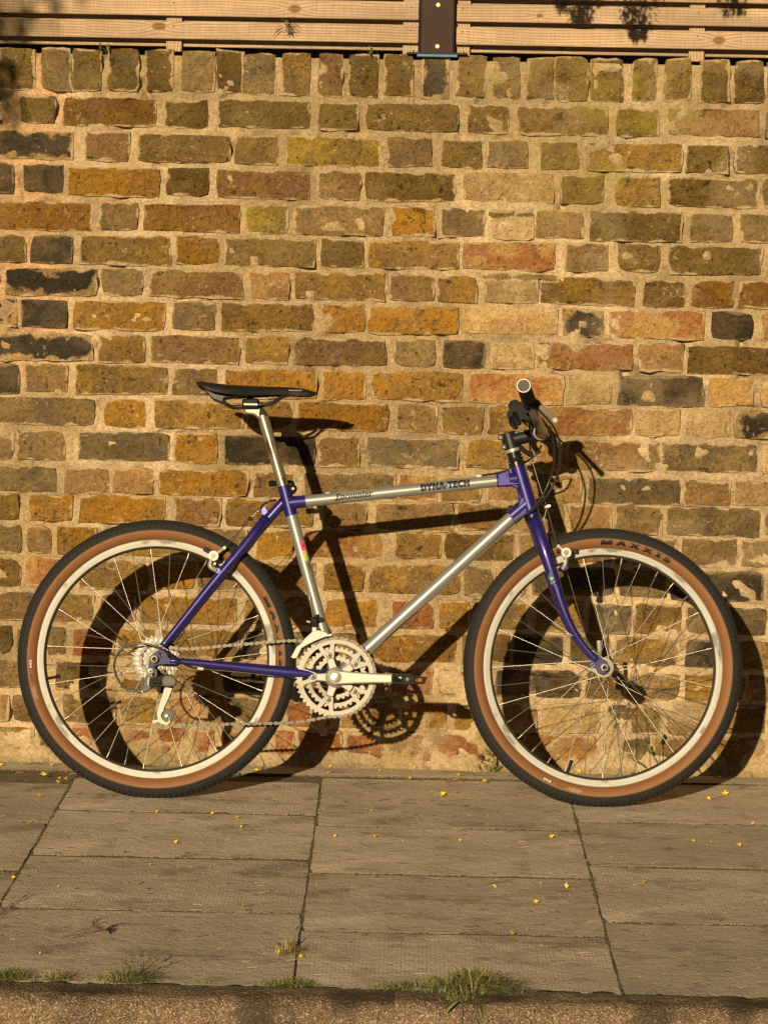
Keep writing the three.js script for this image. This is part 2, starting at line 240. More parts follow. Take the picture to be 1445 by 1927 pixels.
{ // mortar bed: a rough, uneven face from pavement to coping, and the core of the wall behind it
  const x0 = -2.7, x1 = 2.7, y0 = -0.06, y1 = 1.772, pos = [], uv = [], idx = [], xs = [], ys = [];
  for (let x = x0; x <= x1 + 1e-6; x += Math.abs(x) < 1.12 ? 0.0075 : 0.03) xs.push(x);
  for (let y = y0; y <= y1 + 1e-6; y += 0.0075) ys.push(y);
  for (const y of ys) for (const x of xs) {
    let z = (fbm(x * 42, y * 42, 3) - 0.5) * 0.0075 + (fbm(x * 7 + 5, y * 7, 2) - 0.5) * 0.006 - 0.0022;
    z += Math.max(0, fbm(x * 15 + 40, y * 17, 4) - (y < 0.28 ? 0.57 : x > 0.15 ? 0.665 : 0.7)) * 0.06 - Math.max(0, 0.36 - fbm(x * 24 + 9, y * 24, 3)) * 0.09;
    z += sstep(0.075, 0.0, y + (fbm(x * 8, 3, 3) - 0.5) * 0.07) * 0.016 + sstep(0.022, -0.01, y) * (0.02 + 0.03 * fbm(x * 20, 8, 3));
    pos.push(x, y, z); uv.push(...wallUV(x < WX0 || x > WX0 + WXW ? -x * 0.4 : x, y));
  }
  const nx = xs.length, ny = ys.length;
  for (let j = 0; j < ny - 1; j++) for (let i = 0; i < nx - 1; i++) { const a = j * nx + i; idx.push(a, a + 1, a + nx, a + 1, a + nx + 1, a + nx); }
  const g = new THREE.BufferGeometry(); g.setAttribute('position', new THREE.Float32BufferAttribute(pos, 3)); g.setAttribute('uv', new THREE.Float32BufferAttribute(uv, 2)); g.setIndex(idx); g.computeVertexNormals();
  M('mortar', g, mortarMat, wall);
  M('wall_core', box(0, 0.85, -0.13, 5.4, 1.83, 0.215), std(MORTAR, 0.97), wall);
}

// ---------- pavement, kerb, road ----------
const slabBumps = [0, 1].map((ribbed) => dataTex(1024, 1024, (i, j, o) => {
  const x = i / 1024 * 0.8, z = j / 1024 * 0.8;
  let h = 0.5 + (vnoise(x * 520, z * 520) - 0.5) * 0.3 + (fbm(x * 60, z * 60, 4) - 0.5) * 0.5;
  if (ribbed) h += 0.05 * Math.sin(x / 0.8 * 2 * PI * 100) * sstep(0.3, 0.6, fbm(x * 10, z * 10, 3)) + 0.03 * Math.sin(z / 0.8 * 2 * PI * 100);
  h -= sstep(0.8, 0.9, vnoise(x * 150, z * 150)) * 0.25; o[0] = h;
}, false));
const slabMap = dataTex(1024, 1024, (i, j, o) => {
  const x = i / 1024 * 1.6, z = j / 1024 * 1.6, g = vnoise(x * 640, z * 640), g2 = vnoise(x * 300, z * 300 + 7), big = fbm(x * 5, z * 5, 4);
  const m = (0.48 + 0.6 * g + 0.44 * g2 * g) * (0.72 + 0.5 * big);
  o[0] = 0.53 * m; o[1] = 0.452 * m; o[2] = 0.355 * m;
  const pale = sstep(0.9, 0.97, vnoise(x * 400 + 3, z * 400)), dk = sstep(0.86, 0.95, vnoise(x * 230 + 13, z * 230)), st = sstep(0.6, 0.74, fbm(x * 9 + 20, z * 12, 4)) * 0.35;
  o[0] = lerp(lerp(lerp(o[0], 0.42, pale * 0.6), 0.07, dk * 0.6), 0.12, st); o[1] = lerp(lerp(lerp(o[1], 0.36, pale * 0.6), 0.055, dk * 0.6), 0.098, st); o[2] = lerp(lerp(lerp(o[2], 0.26, pale * 0.6), 0.04, dk * 0.6), 0.07, st);
}, true);
const slabMats = [];
for (const r of [0, 1]) for (const t of [0.9, 1, 1.1]) slabMats.push(phys([t, t, t * 0.98], 0.92, 0, { specularIntensity: 0.3, vertexColors: true, map: slabMap, bumpMap: slabBumps[r], bumpScale: 0.0035 }));
const pavement = grp('pavement'); pavement.userData.kind = 'structure';
function slab(pts, y, ribbed) {                           // four corners (x, z): top, a worn arris and sides
  const cx = pts.reduce((s, p) => s + p[0], 0) / 4, cz = pts.reduce((s, p) => s + p[1], 0) / 4, ring3 = [], pos = [], uv = [], idx = [], oy = [0, 1, 2, 3].map(() => 0.0018 + (rnd() - 0.5) * 0.002), sx = rnd() * 3, NS = 10;
  const edge = (inset, dy) => {
    const out = [];
    for (let k = 0; k < 4; k++) for (let s = 0; s < NS; s++) {
      const a = pts[k], b = pts[(k + 1) % 4], t = s / NS, x = lerp(a[0], b[0], t), z = lerp(a[1], b[1], t), j = inset + (Math.abs(b[0] - a[0]) > Math.abs(b[1] - a[1]) ? 0.0052 : 0) + (fbm(x * 22 + sx, z * 22, 3) - 0.5) * 0.006;
      const dx = cx - x, dz = cz - z; out.push([x + Math.sign(dx) * Math.min(j, Math.abs(dx)), y + dy + lerp(oy[k], oy[(k + 1) % 4], t), z + Math.sign(dz) * Math.min(j, Math.abs(dz))]);
    }
    return out;
  };
  const col = [];
  [edge(0.0016, -0.05), edge(0.0016, -0.0007), edge(0.0028, 0)].forEach((r, q) => r.forEach((p) => { pos.push(...p); uv.push(p[0] + sx, p[2] + sx * 1.7); q < 2 ? col.push(0.3, 0.26, 0.2) : col.push(1, 1, 1); }));   // soil clings to the sides
  const n = 4 * NS; pos.push(cx, y + (oy[0] + oy[1] + oy[2] + oy[3]) / 4, cz); uv.push(cx + sx, cz + sx * 1.7); col.push(1, 1, 1);
  for (let r = 0; r < 2; r++) for (let i = 0; i < n; i++) { const a = r * n + i, c = r * n + (i + 1) % n; idx.push(a, a + n, c, c, a + n, c + n); }
  for (let i = 0; i < n; i++) idx.push(2 * n + i, 3 * n, 2 * n + (i + 1) % n);
  let g = new THREE.BufferGeometry(); g.setAttribute('position', new THREE.Float32BufferAttribute(pos, 3)); g.setAttribute('uv', new THREE.Float32BufferAttribute(uv.map((v) => v / 0.8), 2)); g.setAttribute('color', new THREE.Float32BufferAttribute(col, 3)); g.setIndex(idx); g.computeVertexNormals();
  const m = M('paving_slab', toCreasedNormals(g, 0.5), slabMats[(ribbed ? 3 : 0) + Math.floor(rnd() * 3)], pavement); return m;
}
{
  const joints = [[[-0.791, 0.289], [-0.790, 1.336]], [[-0.189, 0.185], [-0.184, 1.727]], [[0.413, 0.455], [0.408, 2.256]]];     // three joints running out from the wall
  const at = (k, z) => { const [a, b] = joints[clamp(k, 0, 2)], off = k < 0 ? 0.6 * k : k > 2 ? 0.6 * (k - 2) : 0; return lerp(a[0], b[0], (z - a[1]) / (b[1] - a[1])) + off; };
  const rowsOf = [[[[-0.889, 0.286], [-0.852, 0.803], [-0.809, 1.344], [-0.745, 1.863], [-0.424, 2.285]]], [[[-0.520, 0.222], [-0.428, 0.647], [-0.511, 1.168], [-0.469, 1.704], [-0.424, 2.285]]], [[[0.132, 0.141], [0.063, 0.777], [0.116, 1.303], [0.109, 1.856], [0.103, 2.285]]], [[[0.670, 0.133], [0.676, 0.668], [0.631, 1.175], [0.583, 1.724], [0.535, 2.269]]]].map((r) => r[0].map((p) => p[1]));
  for (let k = -3; k < 6; k++) {
    const rows = rowsOf[k === -1 ? 1 : k < 0 ? 2 : k > 3 ? (k % 2 ? 2 : 1) : k]; rows[4] = 2.315;
    for (let r = 0; r < 4; r++) { const z0 = rows[r], z1 = rows[r + 1]; slab([[at(k - 1, z0), z0], [at(k - 1, z1), z1], [at(k, z1), z1], [at(k, z0), z0]], (rnd() - 0.5) * 0.002, [[0, 1], [1, 0], [1, 2], [3, 0], [3, 2], [0, 0], [2, 3]].some((q) => q[0] === k && q[1] === r)); }
  }
  for (let x = -2.7, i = 0; x < 2.6; i++) { const w = 0.55 + rnd() * 0.4; slab([[x, 0.02], [x, 0.135], [x + w, 0.135], [x + w, 0.02]], 0.004 + (rnd() - 0.5) * 0.003, 0); x += w; }   // the narrow strip along the wall
  const soil = dataTex(512, 512, (i, j, o) => { const g = vnoise(i * 0.9, j * 0.9), b = fbm(i / 40, j / 40, 4), s = sstep(0.8, 0.9, vnoise(i * 0.45, j * 0.45)), mo = sstep(0.55, 0.66, fbm(i / 90 + 7, j / 90, 4)); o[0] = lerp(0.125 * (0.5 + g) * (0.5 + b), 0.3, s * 0.6); o[1] = lerp(0.094 * (0.5 + g) * (0.5 + b), 0.23, s * 0.6); o[2] = lerp(0.055 * (0.5 + g) * (0.5 + b), 0.14, s * 0.6); o[0] = lerp(o[0], 0.085 * (0.5 + g), mo); o[1] = lerp(o[1], 0.088 * (0.5 + g), mo); o[2] = lerp(o[2], 0.022, mo); }, true);
  const bed = new THREE.PlaneGeometry(5.4, 2.4, 540, 240).rotateX(-PI / 2).translate(0, -0.008, 1.10), p = bed.attributes.position;
  for (let i = 0; i < p.count; i++) p.setY(i, Math.min(0.0002, 0.0002 + (fbm(p.getX(i) * 40, p.getZ(i) * 40, 3) - 0.5) * 0.006));
  for (let i = 0; i < p.count; i++) bed.attributes.uv.setXY(i, p.getX(i) / 0.3, p.getZ(i) / 0.3);
  bed.computeVertexNormals(); const moss = [];                                       // moss, dirt and crumbs lodged along the joints
  const clod = (x, z) => { const r = 0.0012 + rnd() * 0.0022; moss.push(new THREE.IcosahedronGeometry(r, 0).scale(1.6, 0.55 + rnd() * 0.5, 0.8).rotateY(rnd() * 6).translate(x, 0.0012, z)); };
  for (let k = 0; k < 4; k++) for (let r = 1; r < 5; r++) { const z = rowsOf[k][r], s = k * 7.3 + r * 3.1; for (let x = at(k - 1, z); x < at(k, z); x += 0.0022) if (fbm(x * 9 + s, s, 3) > 0.5 || rnd() < 0.12) clod(x, z + (rnd() - 0.5) * 0.006); }
  for (let k = -1; k < 3; k++) for (let z = 0.14; z < 2.3; z += 0.003) if (fbm(z * 7 + k * 11, k * 3.3, 3) > 0.53) clod(at(k, z) + (rnd() - 0.5) * 0.006, z);
  for (let x = -1.1; x < 1; x += 0.0025) { if (rnd() < 0.6) clod(x, 0.136 + (rnd() - 0.5) * 0.008); if (rnd() < 0.8) clod(x, 0.022 + rnd() * rnd() * 0.03); }
  M('joint_moss', moss, std([0.062, 0.055, 0.02], 1), pavement).userData.kind = 'stuff';
  M('joint_filling', bed, std([1, 1, 1], 1, 0, { map: soil }), pavement);
}
const kerb = grp('kerb'); kerb.userData.kind = 'structure';
{
  const gN = 1024, gh = new Float32Array(gN * gN);
  const gm = dataTex(gN, gN, (i, j, o) => {               // granite: feldspar, quartz and mica grains with grime in patches
    const x = i / gN * 0.7, z = j / gN * 0.7, a = vnoise(x * 620, z * 620), b = vnoise(x * 430 + 9, z * 430 + 3), c = vnoise(x * 700 + 31, z * 700), big = fbm(x * 12, z * 12, 4);
    let q = [0.2, 0.14, 0.09]; if (a > 0.62) q = [0.33, 0.21, 0.135]; if (b > 0.72) q = [0.46, 0.36, 0.26]; if (c > 0.72) q = [0.07, 0.055, 0.045];
    const m = 0.75 + 0.5 * big, d = sstep(0.5, 0.66, fbm(x * 9 + 50, z * 9, 4) + (a - 0.5) * 0.2) * 0.8;
    o[0] = lerp(q[0] * m, 0.055, d); o[1] = lerp(q[1] * m, 0.045, d); o[2] = lerp(q[2] * m, 0.032, d); { const tp = sstep(0.086, 0.072, z + (fbm(x * 14, z * 14 + 7, 4) - 0.5) * 0.03) * 0.85, gg = 0.7 + 0.6 * a; o[0] = lerp(o[0], 0.15 * gg, tp); o[1] = lerp(o[1], 0.13 * gg, tp); o[2] = lerp(o[2], 0.1 * gg, tp); } gh[j * gN + i] = 0.3 * a + 0.3 * b + 0.4 * fbm(x * 80, z * 80, 3);
  }, true);
  const gb = dataTex(gN, gN, (i, j, o) => { o[0] = gh[j * gN + i]; }, false);
  const km = phys([0.8, 0.79, 0.76], 0.85, 0, { specularIntensity: 0.3, map: gm, bumpMap: gb, bumpScale: 0.008 });
  const [[jx]] = [[0.121, 2.401]];
  for (const [a, b] of [[jx - 2.75, jx - 1.84], [jx - 1.837, jx - 0.0006], [jx + 0.0006, jx + 0.92], [jx + 0.923, jx + 1.84], [jx + 1.846, jx + 2.7]]) {
    const prof = []; for (let k = 0; k <= 8; k++) prof.push([2.305 + 0.075 * k / 8, 0.002]); for (let k = 1; k <= 10; k++) { const t = k / 10 * PI / 2; prof.push([2.38 + 0.034 * Math.sin(t), 0.002 - 0.034 * (1 - Math.cos(t))]); } for (let k = 1; k <= 12; k++) prof.push([2.414 + 0.004 * k / 12, -0.032 - 0.17 * k / 12]);
    prof.unshift([2.305, -0.05]);
    const nx = Math.round((b - a) / 0.009), pos = [], uv = [], idx = [], m = prof.length; let len = 0;
    const ls = prof.map((p, i) => len += i ? Math.hypot(p[0] - prof[i - 1][0], p[1] - prof[i - 1][1]) : 0);
    for (let i = 0; i <= nx; i++) for (let k = 0; k < m; k++) {
      const x = lerp(a, b, i / nx), d = (fbm(x * 30, ls[k] * 30 + 3, 4) - 0.5) * 0.019 + (fbm(x * 5, ls[k] * 8 + 30, 2) - 0.5) * 0.014, up = clamp((k - 1) / 9), fr = sstep(7, 14, k), en = Math.min(i, nx - i) < 1 ? -0.003 : 0;
      pos.push(x, prof[k][1] + (k ? d * (1 - fr) * 0.6 : 0) + en * (1 - fr), prof[k][0] + d * fr * 1.2 + en * fr); uv.push(x / 0.7, ls[k] / 0.7);
      if (i < nx && k < m - 1) { const q = i * m + k; idx.push(q, q + 1, q + m, q + 1, q + m + 1, q + m); }
    }
    const g = new THREE.BufferGeometry(); g.setAttribute('position', new THREE.Float32BufferAttribute(pos, 3)); g.setAttribute('uv', new THREE.Float32BufferAttribute(uv, 2)); g.setIndex(idx); g.computeVertexNormals();
    M('kerb_stone', g, km, kerb);
  }
  M('kerb_core', box(0, -0.097, 2.345, 5.3, 0.176, 0.07), std([0.04, 0.032, 0.022], 1), kerb);
  const at = dataTex(512, 512, (i, j, o) => { const g = vnoise(i * 0.7, j * 0.7), s = sstep(0.75, 0.9, vnoise(i * 0.31, j * 0.31)); const v = 0.04 + 0.03 * g + 0.06 * s; o[0] = v * 1.08; o[1] = v; o[2] = v * 0.88; }, true);
  const road = new THREE.PlaneGeometry(600, 600).rotateX(-PI / 2).translate(0, -0.13, 302.41); for (let i = 0; i < 4; i++) road.attributes.uv.setXY(i, road.attributes.position.getX(i) / 0.5, road.attributes.position.getZ(i) / 0.5);
  M('road', road, std([1, 1, 1], 0.9, 0, { map: at }), scene).userData.kind = 'structure';
  M('garden_ground', new THREE.PlaneGeometry(600, 600).rotateX(-PI / 2).translate(0, -0.02, -300.2), std([0.07, 0.075, 0.03], 1), scene).userData.kind = 'structure';
}

// ---------- fence on top of the wall ----------
const woodH = new Float32Array(1024 * 256);
function woodTex(seed, knots) {
  return dataTex(1024, 256, (i, j, o) => {                // 1.2 m along the grain by 0.06 m across; rings bend round the knots, saw marks run across
    const x = i / 1024 * 1.2, y = j / 256 * 0.06; let w = y + 0.022 * fbm(x * 2.2 + seed, 3, 3) + 0.0022 * fbm(x * 11, y * 40 + seed, 3), kn = 0;
    for (const [kx, ky, r] of knots) { const d = Math.hypot((x - kx) * 0.55, y - ky); w += Math.sign(y - ky || 1) * r * 0.85 * Math.exp(-((d / (r * 1.9)) ** 2)); kn = Math.max(kn, sstep(r, r * 0.6, d)); }
    const ringv = 0.5 + 0.5 * Math.sin(w * 900 + seed), late = Math.pow(ringv, 3), fine = vnoise(x * 26 + seed, y * 1900), saw = vnoise(x * 430, y * 40), fleck = vnoise(x * 260 + 3, y * 300);
    const m = (0.68 + 0.34 * fine + 0.24 * saw + 0.1 * fleck) * (0.72 + 0.54 * fbm(x * 4 + seed, y * 26, 4));
    o[0] = lerp(0.46, 0.19, late * 0.65) * m; o[1] = lerp(0.325, 0.113, late * 0.65) * m; o[2] = lerp(0.21, 0.06, late * 0.65) * m;
    const gy = sstep(0.5, 0.68, fbm(x * 3 + seed * 2, y * 20 + seed, 4)) * 0.4; o[0] = lerp(o[0], 0.25 * m, gy); o[1] = lerp(o[1], 0.2 * m, gy); o[2] = lerp(o[2], 0.145 * m, gy);
    if (kn) { o[0] = lerp(o[0], 0.22 * (0.6 + 0.6 * ringv), kn * 0.9); o[1] = lerp(o[1], 0.10 * (0.6 + 0.6 * ringv), kn * 0.9); o[2] = lerp(o[2], 0.04 * (0.6 + 0.6 * ringv), kn * 0.9); }
    woodH[j * 1024 + i] = 0.45 + 0.2 * fine + 0.3 * (saw - 0.5) - 0.2 * late;
  }, true);
}
const woodMats = [[11, [[0.18, 0.03, 0.012], [0.92, 0.04, 0.009]]], [37, [[0.55, 0.022, 0.011]]], [71, [[1.02, 0.036, 0.012], [0.36, 0.018, 0.006]]]].map(([s, k]) => {
  const map = woodTex(s, k), bump = dataTex(1024, 256, (i, j, o) => { o[0] = woodH[j * 1024 + i]; }, false); return phys([1, 1, 1], 0.75, 0, { specularIntensity: 0.35, map, bumpMap: bump, bumpScale: 0.0012 });
});
function slat(x0, x1, y0, y1, z0, z1, mat) {
  const g = new RoundedBoxGeometry(x1 - x0, y1 - y0, z1 - z0, 2, 0.0028).translate((x0 + x1) / 2, (y0 + y1) / 2, (z0 + z1) / 2), p = g.attributes.position, off = rnd() * 1.2;
  for (let i = 0; i < p.count; i++) g.attributes.uv.setXY(i, (p.getX(i) + off) / 1.2, (p.getY(i) - y0 + (p.getZ(i) - z1) * 0.6) / 0.06);
  return [g, mat];
}
const FZ = -0.03;                                         // front of the fence boards, just behind the face of the wall
function fencePanel(label, x0, x1, yRef, battens) {
  const f = grp('slat_fence'); tag(f, label, 'fence'); f.position.set(0, 0, 0);
  for (let k = 0; k < 5; k++) {
    const y1 = yRef + k * 0.0568, [g, m] = slat(x0, x1, y1 - 0.0435, y1, FZ - 0.019, FZ, woodMats[(k + (x0 > 0 ? 1 : 0)) % 3]); M('slat', g, m, f);
    for (const bx of battens) M('nail', cyl([bx, y1 - 0.012, FZ - 0.002], [bx, y1 - 0.012, FZ + 0.0008], 0.0022, 0.0022, 8), std([0.08, 0.06, 0.05], 0.6, 0.5), f);
  }
  for (let k = -1; k < 5; k++) { const y1 = yRef + (k + 1) * 0.0568 - 0.017, [g, m] = slat(x0, x1, y1 - 0.0435, y1, FZ - 0.055, FZ - 0.036, woodMats[(k + 2) % 3]); M('rear_slat', g, m, f); }
  for (const bx of battens) { const [g, m] = slat(bx - 0.0195, bx + 0.0195, yRef - 0.0435 - 0.03, yRef + 0.26, FZ - 0.0355, FZ - 0.0192, woodMats[1]); const p = g.attributes.position; for (let i = 0; i < p.count; i++) g.attributes.uv.setXY(i, p.getY(i) / 1.2, (p.getX(i) - bx + 0.02) / 0.06); M('batten', g, m, f); }
  M('rail', box((x0 + x1) / 2, yRef - 0.10, FZ - 0.15, x1 - x0, 0.10, 0.09, 0.004), std([0.025, 0.018, 0.013], 0.9), f);  // near-black colour stands in for the shade in the gap under the slats
  return f;
}
{
  const [lx, ly] = [-0.4954, 1.8559], [rx, ry] = [0.5028, 1.8545], xl = [0.0142, 1.8664][0], xr = [0.1073, 1.8681][0];
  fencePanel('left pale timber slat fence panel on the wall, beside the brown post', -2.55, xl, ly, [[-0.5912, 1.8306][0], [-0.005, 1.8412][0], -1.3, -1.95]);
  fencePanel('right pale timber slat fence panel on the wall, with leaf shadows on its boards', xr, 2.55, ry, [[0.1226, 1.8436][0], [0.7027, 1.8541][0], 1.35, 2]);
  const post = grp('fence_post'), px = (xl + xr) / 2, y0 = [0.0603, 1.7842][1], brown = phys([0.038, 0.02, 0.015], 0.6, 0, { specularIntensity: 0.35 });
  tag(post, 'dark brown steel fence post with two pale bolts between the slat panels', 'fence post'); post.position.set(px, y0, -0.01);
  M('shaft', box(0, 0.25, -0.045, 0.084, 0.5, 0.084, 0.005), brown, post);
  M('base_plate', box(0, 0.002, -0.045, 0.15, 0.005, 0.15, 0.001), brown, post);
  M('shim', box(0, -0.0035, -0.042, 0.099, 0.006, 0.15, 0.001), std([0.035, 0.17, 0.33], 0.5), post);
  const cream = std([0.66, 0.52, 0.35], 0.5, 0.2);
  for (const yy of [0.0599, 1.805 , 0.0604, 1.9062].filter((v, i) => i % 2)) { M('bolt', cyl([0, yy - y0, -0.004], [0, yy - y0, -0.0012], 0.0055, 0.005, 16), cream, post); }
  for (const s of [-1, 1]) M('anchor_nut', cyl([s * 0.062, 0.004, -0.01], [s * 0.062, 0.011, -0.01], 0.006, 0.006, 6), std([0.3, 0.27, 0.22], 0.5, 0.7), post);
  M('wall_top_mortar', box(0, -0.02, -0.14, 0.1, 0.02, 0.16), std([0.2, 0.15, 0.1], 1), post);
}

// ---------- plants and litter ----------
const leafMat = (c, t = 0.35) => new THREE.MeshPhysicalMaterial({ color: rgb(...c), roughness: 0.75, transmission: t, thickness: 0, side: THREE.DoubleSide });
const GREENS = [leafMat([0.15, 0.18, 0.032]), leafMat([0.24, 0.25, 0.055]), leafMat([0.38, 0.3, 0.12]), leafMat([0.09, 0.12, 0.022])];
function bladeG(x, y, z, dir, len, lean, w) {             // one tapered, bending blade of grass
  const pos = [], idx = [], sx = Math.cos(dir + PI / 2) * w / 2, sz = Math.sin(dir + PI / 2) * w / 2, n = 4;
  for (let i = 0; i <= n; i++) { const t = i / n, o = lean * len * t * t, px = x + Math.cos(dir) * o, py = y + len * t * (1 - 0.45 * lean * t), pz = z + Math.sin(dir) * o, k = 1 - t * 0.92; pos.push(px - sx * k, py, pz - sz * k, px + sx * k, py + w * 0.15, pz + sz * k); if (i < n) idx.push(2 * i, 2 * i + 1, 2 * i + 2, 2 * i + 1, 2 * i + 3, 2 * i + 2); }
  const g = new THREE.BufferGeometry(); g.setAttribute('position', new THREE.Float32BufferAttribute(pos, 3)); g.setIndex(idx); g.computeVertexNormals(); return g;
}
function leafG(x, y, z, yaw, pitch, len, w, notch = 0) {  // one leaf, folded along its midrib
  const o = [[0, 0], [0.25, 0.38], [0.5, 0.5 - notch * 0.2], [0.72, 0.36 + notch * 0.1], [1, 0]], pos = [], idx = []; 
  for (let i = 0; i < 5; i++) { const [t, s] = o[i]; pos.push(t * len, -0.12 * len * t * t, 0, t * len, s * w * 0.28 - 0.12 * len * t * t, s * w, t * len, s * w * 0.28 - 0.12 * len * t * t, -s * w); if (i < 4) { const a = 3 * i; idx.push(a, a + 1, a + 3, a + 1, a + 4, a + 3, a, a + 3, a + 2, a + 2, a + 3, a + 5); } }
  const g = new THREE.BufferGeometry(); g.setAttribute('position', new THREE.Float32BufferAttribute(pos, 3)); g.setIndex(idx); g.rotateZ(pitch).rotateY(yaw).translate(x, y, z); g.computeVertexNormals(); return g;
}
function tuft(label, x, z, len, depth, n, h, name = 'grass_tuft', dry = 0.18) {   // grass growing along a joint: blades of several tones
  const t = grp(name); t.position.set(x, 0, z); tag(t, label, 'grass'); const lots = [[], [], [], []];
  for (let i = 0; i < n; i++) {
    const u = (rnd() + rnd() + rnd()) / 1.5 - 1, v = (rnd() + rnd()) - 1, hh = h * (0.35 + 0.75 * rnd()) * (1 - 0.6 * Math.abs(u)), q = rnd();
    lots[q < dry ? 2 : q < 0.5 ? 0 : q < 0.78 ? 1 : 3].push(bladeG(u * len / 2, -0.006, v * depth / 2, u * 1.2 + (rnd() - 0.5) * 5 - PI / 2 * 0, hh, 0.3 + rnd() * 1.3, 0.0022 + rnd() * 0.0026));
  }
  lots.forEach((l, i) => { if (l.length) M(['green_blades', 'light_blades', 'dry_blades', 'dark_blades'][i], l, GREENS[i], t).userData.kind = 'stuff'; });
  return t;
}
tuft('large green grass clump spilling over the kerb edge, with a round leaf below it', 0.144, 2.294, 0.24, 0.085, 1000, 0.06);
tuft('straggly green grass spilling over the kerb arris just below the large clump', 0.121, 2.370, 0.1, 0.04, 230, 0.034);
tuft('low grass trailing along the kerb joint left of the large clump', 0.017, 2.304, 0.15, 0.03, 300, 0.034);
tuft('leafy green weed clump at the kerb joint below the fallen dry stalk', -0.476, 2.286, 0.14, 0.05, 460, 0.045);
tuft('pale grass sprig at the kerb joint, left of the leafy clump', -0.601, 2.288, 0.11, 0.03, 200, 0.038, 'grass_tuft', 0.5);
tuft('grass clump at the kerb joint in the bottom left corner', -0.696, 2.292, 0.15, 0.04, 380, 0.042);
tuft('short dry grass sprig at the kerb joint between two green patches', -0.342, 2.295, 0.075, 0.02, 120, 0.02, 'grass_tuft', 0.5);
tuft('long low grass patch at the kerb joint under the centre slab joint', -0.188, 2.298, 0.19, 0.03, 420, 0.032);
tuft('grass patch at the kerb joint just right of the centre slab joint', -0.029, 2.296, 0.06, 0.02, 90, 0.02);
tuft('pale spiky grass tuft in the centre slab joint beside two yellow flowers', -0.198, 2.040, 0.07, 0.045, 150, 0.05, 'grass_tuft', 0.42);
tuft('small grass tuft in the centre slab joint above the spiky tuft', -0.194, 1.846, 0.03, 0.03, 70, 0.02);
tuft('tiny grass sprout in the centre slab joint below the chainrings', -0.190, 1.244, 0.02, 0.025, 40, 0.018);
tuft('moss and grass strip in the horizontal joint at left of centre', -0.329, 1.711, 0.09, 0.012, 110, 0.012);
tuft('moss and grass strip in the horizontal joint right of the centre slab joint', -0.107, 1.866, 0.06, 0.012, 90, 0.014);
tuft('flat green weed strip in the joint below the front tyre', 0.316, 0.789, 0.2, 0.012, 160, 0.007);
tuft('flat green weed strip in the joint right of the front tyre', 0.566, 0.667, 0.3, 0.01, 130, 0.006);
tuft('dry brown debris and grass at the left edge of the slabs', -0.820, 1.367, 0.1, 0.09, 120, 0.016, 'dry_litter', 0.8);
tuft('dead dry grass at the foot of the wall inside the front wheel', 0.455, -0.026, 0.22, 0.03, 120, 0.055, 'dry_grass', 0.85);
